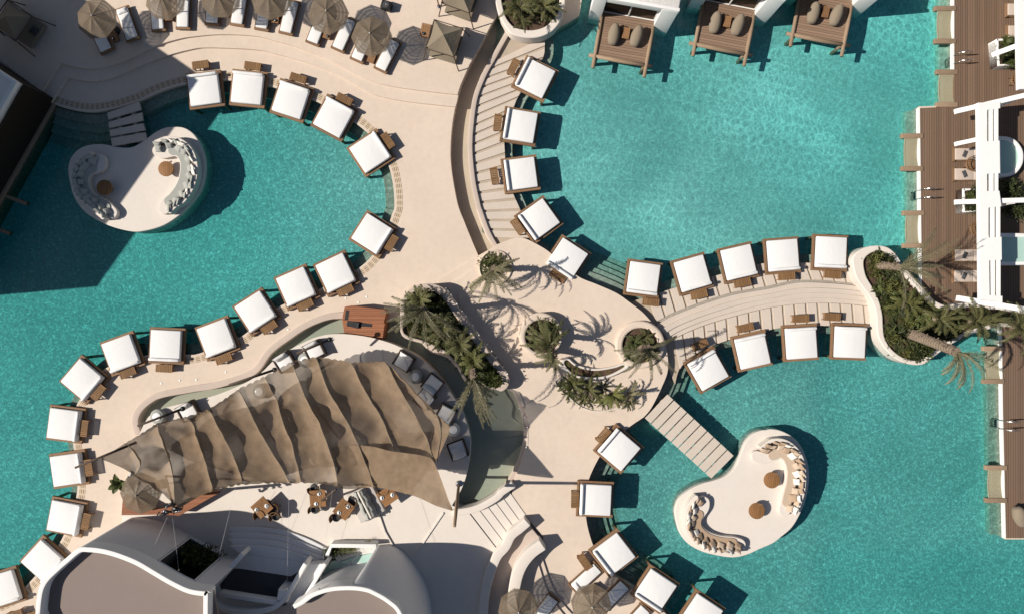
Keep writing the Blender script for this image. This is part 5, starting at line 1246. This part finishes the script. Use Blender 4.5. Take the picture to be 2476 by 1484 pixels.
def palm(base, zb, top, zt, nfr, L, lab, mat='palmleaf', aim=None, seed=1, wid=.42, droop=1.9, tr=.17, spread=6.283):
    rnd = random.Random(seed); b = Vector((*W(base, zb), zb)); t = Vector((*W(top, zt), zt)); r = empty('palm_tree', b); v = t - b
    pts = [v * (k / 10) + Vector((0, 0, .12 * math.sin(math.pi * k / 10))) for k in range(11)]
    tk = MB(); n = 60; ps = [Vector(p) for p in resample([tuple(p) for p in pts], n)]
    tk.tube(ps, [tr * (1.12 - .25 * k / n) * (1 + .10 * ((k * 7) % 3 - 1)) for k in range(n)], 12)
    for k in range(130):                                  # old leaf bases
        q = rnd.random(); a = rnd.uniform(0, 6.283); c = v * q + Vector((0, 0, .12 * math.sin(math.pi * q))); d = Vector((math.cos(a), math.sin(a), .55)).normalized()
        blade(tk, c + d * tr * .85, c + d * (tr + rnd.uniform(.07, .16)), .09)
    tk.build('trunk', M['trunk'], r)
    cr = MB()
    for k in range(nfr):
        az = (aim if aim is not None else 0) + (rnd.uniform(-.5, .5) * spread if aim is not None else 6.283 * k * .618) + rnd.uniform(-.2, .2)
        q = (k + .5) / nfr; frond(cr, v + Vector((0, 0, .08)), az, L * rnd.uniform(.7, 1.25), R(75 - 70 * q + rnd.uniform(-8, 8)), droop * rnd.uniform(.75, 1.2), wid, 34, rnd)
    cr.build('crown', M[mat], r); tag(r, lab, 'palm', 'palms in the planters')
Cc = lambda x, y: ((1070 + x / 2.6315) / 1.1652, (648 + y / 2.6315) / 1.1652)
palm((1196,650), .3, Cc(838,300), 2.6, 19, 2.2, 'shaggy palm in the small round bed where the trough ends', 'greypalm', R(-55), 3, .30, 2.4, spread=3.6)
palm((1022,755), .95, Cc(325,590), 4.3, 17, 2.7, 'tall palm leaning over the bar with long hanging fronds', 'greypalm', R(-125), 5, .30, 2.2, spread=3.2)
palm((1142,890), .95, Cc(690,1095), 4.4, 15, 2.7, 'tall palm at the lower end of the long planter, fronds over the moat', 'greypalm', R(-88), 6, .32, 1.9, spread=2.5)
palm(Cc(470,740), .9, Cc(470,735), 2.0, 17, 1.25, 'full olive palm in the upper half of the long planter, behind the tall one', 'palmleaf', None, 31, .34, 1.7)
palm(Cc(590,850), .9, Cc(595,850), 1.9, 16, 1.2, 'full olive palm in the middle of the long planter', 'palmleaf', None, 32, .34, 1.7)
palm(Cc(690,960), .9, Cc(690,960), 1.9, 15, 1.1, 'yellow-green palm in the lower half of the long planter', 'lime', None, 33, .32, 1.7)
palm(Cc(300,520), .9, Cc(300,515), 1.8, 14, 1.0, 'low olive palm at the rounded upper end of the long planter', 'palmleaf', None, 34, .30, 1.7)
palm((1308,812), .85, Cc(1250,850), 2.8, 18, 1.7, 'bushy palm standing in the tall pale ring planter', 'palmleaf', R(150), 7, .30, 1.8, spread=4.6)
palm((1335,845), .5, Cc(1290,950), 1.8, 9, 1.2, 'shorter grey-green palm at the foot of the ring planter', 'greypalm', R(-130), 8, .26, 2.0, spread=3.2)
palm((1552,845), .7, Cc(1985,880), 3.2, 14, 2.1, 'palm with a thick grey head in the planter at the causeway end', 'greypalm', R(-80), 9, .30, 2.3, .26, spread=3.4)
palm((1395,928), .2, Cc(1420,1130), 1.0, 13, 1.0, 'low feathery palm at the left end of the low planting bed', 'lime', None, 10, .22, 1.5)
palm((1432,955), .2, Cc(1545,1175), .9, 11, .95, 'low feathery palm in the middle of the low planting bed', 'palmleaf', None, 12, .22, 1.5)
palm((1478,962), .2, Cc(1720,1215), 1.1, 12, 1.1, 'low green palm with a long fallen frond, right part of the bed', 'lime', R(-70), 22, .24, 1.7, spread=4.2)
palm((1512,965), .2, Cc(1850,1215), .9, 9, 1.05, 'sparse low palm at the right end of the low planting bed', 'greypalm', R(-60), 23, .22, 1.6, spread=4.0)
palm((2120,642), .6, (2172,646), 3.6, 12, 2.9, 'grey-green palm leaning right from the top of the large planter', 'greypalm', R(-12), 13, .40, 1.3, .19, 2.6)
palm((2198,805), .6, (2312,851), 5.4, 13, 2.3, 'tall thick-trunked palm leaning out over the lower pool', 'greypalm', R(-60), 14, .34, 2.2, .27, 2.6)
palm((2345,778), .6, (2355,777), 2.0, 17, 1.6, 'green palm in the large planter near the lower timber deck', 'palmleaf', None, 15, .36, 1.8)
palm((2452,790), .6, (2462,790), 2.4, 17, 1.8, 'green palm in the large planter cut by the right photo edge', 'palmleaf', None, 16, .36, 1.8)
palm((2180,735), .6, (2188,733), 1.8, 13, 1.2, 'fan of broad yellow-green fronds in the middle of the large planter', 'lime', None, 17, .34, 1.3)
palm((2260,770), .6, (2268,770), 2.0, 13, 1.4, 'olive palm low in the large planter, beside the thick trunk', 'palmleaf', None, 27, .32, 1.5)
palm((1255,25), .7, (1256,22), 2.0, 14, 1.3, 'bushy palm in the round planter at the top edge', 'palmleaf', None, 18, .30, 1.6)
palm((1310,25), .7, (1313,18), 2.2, 13, 1.3, 'second bushy palm in the top planter, nearer the cabin', 'palmleaf', None, 19, .30, 1.6)
# shrubs: a few kinds, copied
def shrub_mesh(kind, seed):
    rnd = random.Random(seed); m = MB()
    if kind == 'rosette':
        for k in range(16): frond(m, (0, 0, .1), 6.283 * k * .618 + rnd.uniform(-.2, .2), rnd.uniform(.5, .85), R(rnd.uniform(15, 75)), 1.5, .19, 16, rnd, .04)
    elif kind == 'leafy':
        for k in range(420):
            a = rnd.uniform(0, 6.283); e = rnd.uniform(-.1, 1.5); rr = rnd.uniform(.25, .55) * (1 + .35 * math.sin(a * 3 + seed)); c = Vector((rr * math.cos(a) * math.cos(e), rr * math.sin(a) * math.cos(e), .1 + rr * math.sin(e) * 1.1))
            d = (c.normalized() + Vector((rnd.uniform(-.8, .8), rnd.uniform(-.8, .8), rnd.uniform(-.3, .6)))).normalized(); blade(m, c, c + d * rnd.uniform(.1, .22), rnd.uniform(.05, .09), None, Vector((rnd.uniform(-1, 1), rnd.uniform(-1, 1), rnd.uniform(.3, 1))))
    elif kind == 'grass':
        for k in range(150):
            a = rnd.uniform(0, 6.283); c = Vector((rnd.uniform(-.12, .12), rnd.uniform(-.12, .12), 0)); e = rnd.uniform(.5, 1.3); l = rnd.uniform(.25, .6)
            mid = c + Vector((math.cos(a) * math.cos(e), math.sin(a) * math.cos(e), math.sin(e))) * l * .6; end = mid + Vector((math.cos(a), math.sin(a), .1)) * l * .5
            blade(m, c, mid, .02); blade(m, mid, end, .02)
    elif kind == 'broad':
        for k in range(9):
            a = 6.283 * k * .618; L = rnd.uniform(.6, .95); e = R(rnd.uniform(20, 65)); p0 = Vector((0, 0, .3))
            def lp(u, v, a=a, L=L, e=e):
                t = v; w = .16 * math.sin(math.pi * min(1, t * .9 + .08)) ; x = L * t * math.cos(e); z = .3 + L * t * math.sin(e) - .5 * t * t * L
                s = (u - .5) * 2 * w; return (x * math.cos(a) - s * math.sin(a), x * math.sin(a) + s * math.cos(a), z + abs(u - .5) * .08)
            m.grid(lp, 2, 8)
    return m.mesh(kind + '_shrub')
SH = {}
for kind, mats in (('rosette', ('bush', 'palmleaf', 'bushdark')), ('leafy', ('bush', 'bushdark', 'lime')), ('grass', ('bush', 'straw', 'lime')), ('broad', ('bush', 'lime'))):
    for i, mt in enumerate(mats):
        me = shrub_mesh(kind, 20 + i * 3 + len(kind)); me.materials.append(M[mt]); SH[kind, mt] = me
WORD = {'rosette': 'feathery', 'leafy': 'leafy', 'grass': 'grassy', 'broad': 'broad-leaved'}
CWD = {'bush': 'green', 'bushdark': 'dark green', 'palmleaf': 'olive green', 'lime': 'yellow-green', 'straw': 'straw-coloured'}
def plant(kind, mt, x, y, z, s, rnd, where, group):
    o = link('shrub', SH[kind, mt], None, None, (x, y, z), rnd.uniform(0, 6.28)); o.scale = (s, s, s * rnd.uniform(.8, 1.15)); o.rotation_euler.x = rnd.uniform(-.15, .15)
    tag(o, f"{CWD[mt]} {WORD[kind]} shrub {where}", 'shrub', group)
def fill(poly, z, n, dist, kinds, where, seed, smin=.7, smax=1.2, clip=None, mg=.3):
    rnd = random.Random(seed); xs = [p[0] for p in poly]; ys = [p[1] for p in poly]; pts = []; tries = 0
    while len(pts) < n and tries < 6000:
        tries += 1; p = (rnd.uniform(min(xs), max(xs)), rnd.uniform(min(ys), max(ys)))
        if inside(p, poly) and all(inside((p[0] + a, p[1] + b), poly) for a, b in ((mg, 0), (-mg, 0), (0, mg), (0, -mg))) and (clip is None or clip(p)) and all(math.dist(p, q) > dist for q in pts): pts.append(p)
    for p in pts:
        k = rnd.choice(kinds); plant(k[0], k[1], p[0], p[1], z, rnd.uniform(smin, smax), rnd, where, 'shrubs ' + where)
dense = [('rosette', 'bush'), ('rosette', 'palmleaf'), ('rosette', 'bushdark'), ('leafy', 'bush'), ('leafy', 'bushdark'), ('leafy', 'bushdark'), ('grass', 'bush'), ('leafy', 'lime'), ('rosette', 'bush')]
fill(S_long, .78, 62, .38, dense, 'in the long wedge-shaped planter', 1, .7, 1.15, None, .26)
fill(S_big, .42, 150, .40, dense + [('broad', 'bush'), ('rosette', 'palmleaf'), ('rosette', 'bushdark')], 'in the very large white planter', 2, .6, 1.1, lambda p: p[0] < 33, .3)
fill(S_c1, .35, 7, .4, [('grass', 'straw'), ('rosette', 'palmleaf'), ('leafy', 'bush')], 'in the small round bed at the trough end', 3, .6, .9)
fill(S_c2, .85, 8, .4, [('rosette', 'bush'), ('rosette', 'palmleaf'), ('leafy', 'bushdark')], 'in the tall pale ring planter', 4, .7, 1.1)
fill(S_c3, .55, 7, .5, [('rosette', 'bush'), ('rosette', 'palmleaf'), ('grass', 'bush')], 'in the round planter at the causeway end', 5, .6, 1.0)
fill(S_lo, .2, 16, .5, [('rosette', 'bush'), ('rosette', 'palmleaf'), ('grass', 'lime'), ('grass', 'straw')], 'in the low open planting bed', 6, .6, .95, None, .15)
fill(S_cr, .35, 7, .5, [('grass', 'straw'), ('grass', 'lime')], 'in the crescent-shaped planter', 7, .4, .6, None, .05)
fill(S_top, .65, 24, .45, dense, 'in the round planter at the top edge', 8, .8, 1.2, lambda p: p[1] < 21)
fill(WP1, .65, 11, .4, [('leafy', 'bush'), ('broad', 'bush'), ('leafy', 'bushdark')], 'in the white planter at upper right', 9, .6, .95, None, .2)
fill(WP2, .65, 7, .4, [('leafy', 'bushdark'), ('leafy', 'bush')], 'in the white planter under the middle white beam', 10, .55, .8, None, .2)
rnd = random.Random(5)
for (x, y), k, mt, s in ((T(32, (525,1045))[0], 'leafy', 'bush', .6), (T(32, (560,1030))[0], 'rosette', 'bush', .7), (T(32, (610,1020))[0], 'rosette', 'palmleaf', .65), (T(32, (690,1005))[0], 'grass', 'lime', .9), (T(32, (650,1015))[0], 'grass', 'bush', .8), (T(32, (820,965))[0], 'grass', 'straw', .6), (T(32, (540,1075))[0], 'rosette', 'bushdark', .6)):
    plant(k, mt, *W((x, y), .8), .72, s, rnd, 'on the white gravel of the glass court', 'shrubs on the white gravel of the glass court')
for c in (T(14, (1740,1350))[0], T(14, (1800,1370))[0], T(14, (1770,1400))[0], T(24, (1730,20))[0], T(24, (1800,45))[0], T(24, (1845,70))[0]):
    plant('leafy', 'bushdark', *W(c, 1.0), .5, 1.1, rnd, 'behind the white pergola at the right edge', 'shrubs behind the pergola')
o = link('banana_plant', SH['broad', 'bush'].copy(), None, None, (*W(T(31, (845,545))[0], 1.2), .3), 2.2); o.scale = (1.1, 1.1, 1.6); tag(o, 'banana plant with broad leaves at the left edge of the tent', 'plant')
# plants seen in the dark window of the curved building
for k in range(4):
    q = WINA.lerp(WINB, .3 + .18 * k) - WINN * .55; plant('leafy', 'bush', q.x, q.y, 1.0, 1.3, rnd, 'inside the dark window of the curved building', 'shrubs inside the dark window')
# string of bulbs along the long planter wall and round the moat
bl_a = T(22, (1370,620),(1408,665),(1450,732),(1488,783),(1567,888),(1610,955),(1667,1023),(1702,1070),(1733,1115),(1782,1185),(1815,1235)); bl_b = T(33, (58,0),(95,65),(115,138),(108,282))
bme = MB().lathe([(.02, .05), (.03, .03), (.05, -.02), (.03, -.07), (.005, -.08)], n=12).mesh('bulb', True)
def festoon(bl, z, lab):
    st = empty('festoon_lights', (*W(bl[0], z), z)); off = Vector(st.location)
    pts = [Vector((*W(p, z), z)) - off for p in bl]; MB().tube(pts, .008, 5).build('cable', M['chrome_cable'], st)
    for p in pts: link('bulb', bme, M['bulb'], st, p)
    tag(st, lab, 'string lights')
festoon(bl_a, 1.24, 'string of small white bulbs along the wall top of the long wedge-shaped planter')
festoon(bl_b, ZC + .09, 'short string of small white bulbs beside the lower right moat wall')
lme = MB().lathe([(.05, 0), (.06, .012), (.03, .02)], n=14).mesh('deck_light', True)
for p in T(21, (1162,1302),(1295,1280),(1415,1275),(1628,1222)) + T(22, (235,915),(650,690),(800,680),(740,720)):
    o = link('deck_light', lme, M['bulb'], None, (*W(p), .001)); tag(o, 'tiny round white lamp set in the deck along the left pool walkway', 'deck light', 'small lamps in the walkway')
for o in COL.objects:
    if o.get('label') and len(o['label'].split()) > 16: print('LONG', len(o['label'].split()), o.name, o['label'])
# ------------------------------------------------------------------ light, sky, camera
w = bpy.data.worlds.new('World'); sc.world = w; w.use_nodes = True; nt = w.node_tree
sky = nt.nodes.new('ShaderNodeTexSky'); sky.sky_type = 'NISHITA'; sky.sun_disc = False
EL, AZ = 40.5, 265.0                                   # sun from the left, a touch from below
sky.sun_elevation = R(EL); sky.sun_rotation = R(AZ)
bg = nt.nodes['Background']; nt.links.new(sky.outputs[0], bg.inputs[0]); bg.inputs[1].default_value = .046
sd = bpy.data.lights.new('sun', 'SUN'); sd.energy = 4.6; sd.angle = R(.5); sd.color = (1, .925, .825)
so = bpy.data.objects.new('sun', sd); COL.objects.link(so); struct(so)
a = R(AZ); dv_ = Vector((math.sin(a) * math.cos(R(EL)), math.cos(a) * math.cos(R(EL)), math.sin(R(EL))))
so.rotation_euler = dv_.to_track_quat('Z', 'Y').to_euler(); so.location = dv_ * 60
cd = bpy.data.cameras.new('camera'); cd.lens = 24; cd.sensor_width = 36; cd.clip_end = 2000
co = bpy.data.objects.new('camera', cd); COL.objects.link(co); co.location = (0, 0, H); co.rotation_euler = (0, 0, 0); sc.camera = co
sc.view_settings.view_transform = 'Standard'; sc.view_settings.look = 'None'; sc.view_settings.exposure = .46; sc.view_settings.gamma = 1
sc.render.engine = 'CYCLES'; sc.cycles.use_denoising = True; sc.cycles.transparent_max_bounces = 24; sc.cycles.max_bounces = 8; sc.cycles.caustics_reflective = False; sc.cycles.caustics_refractive = False
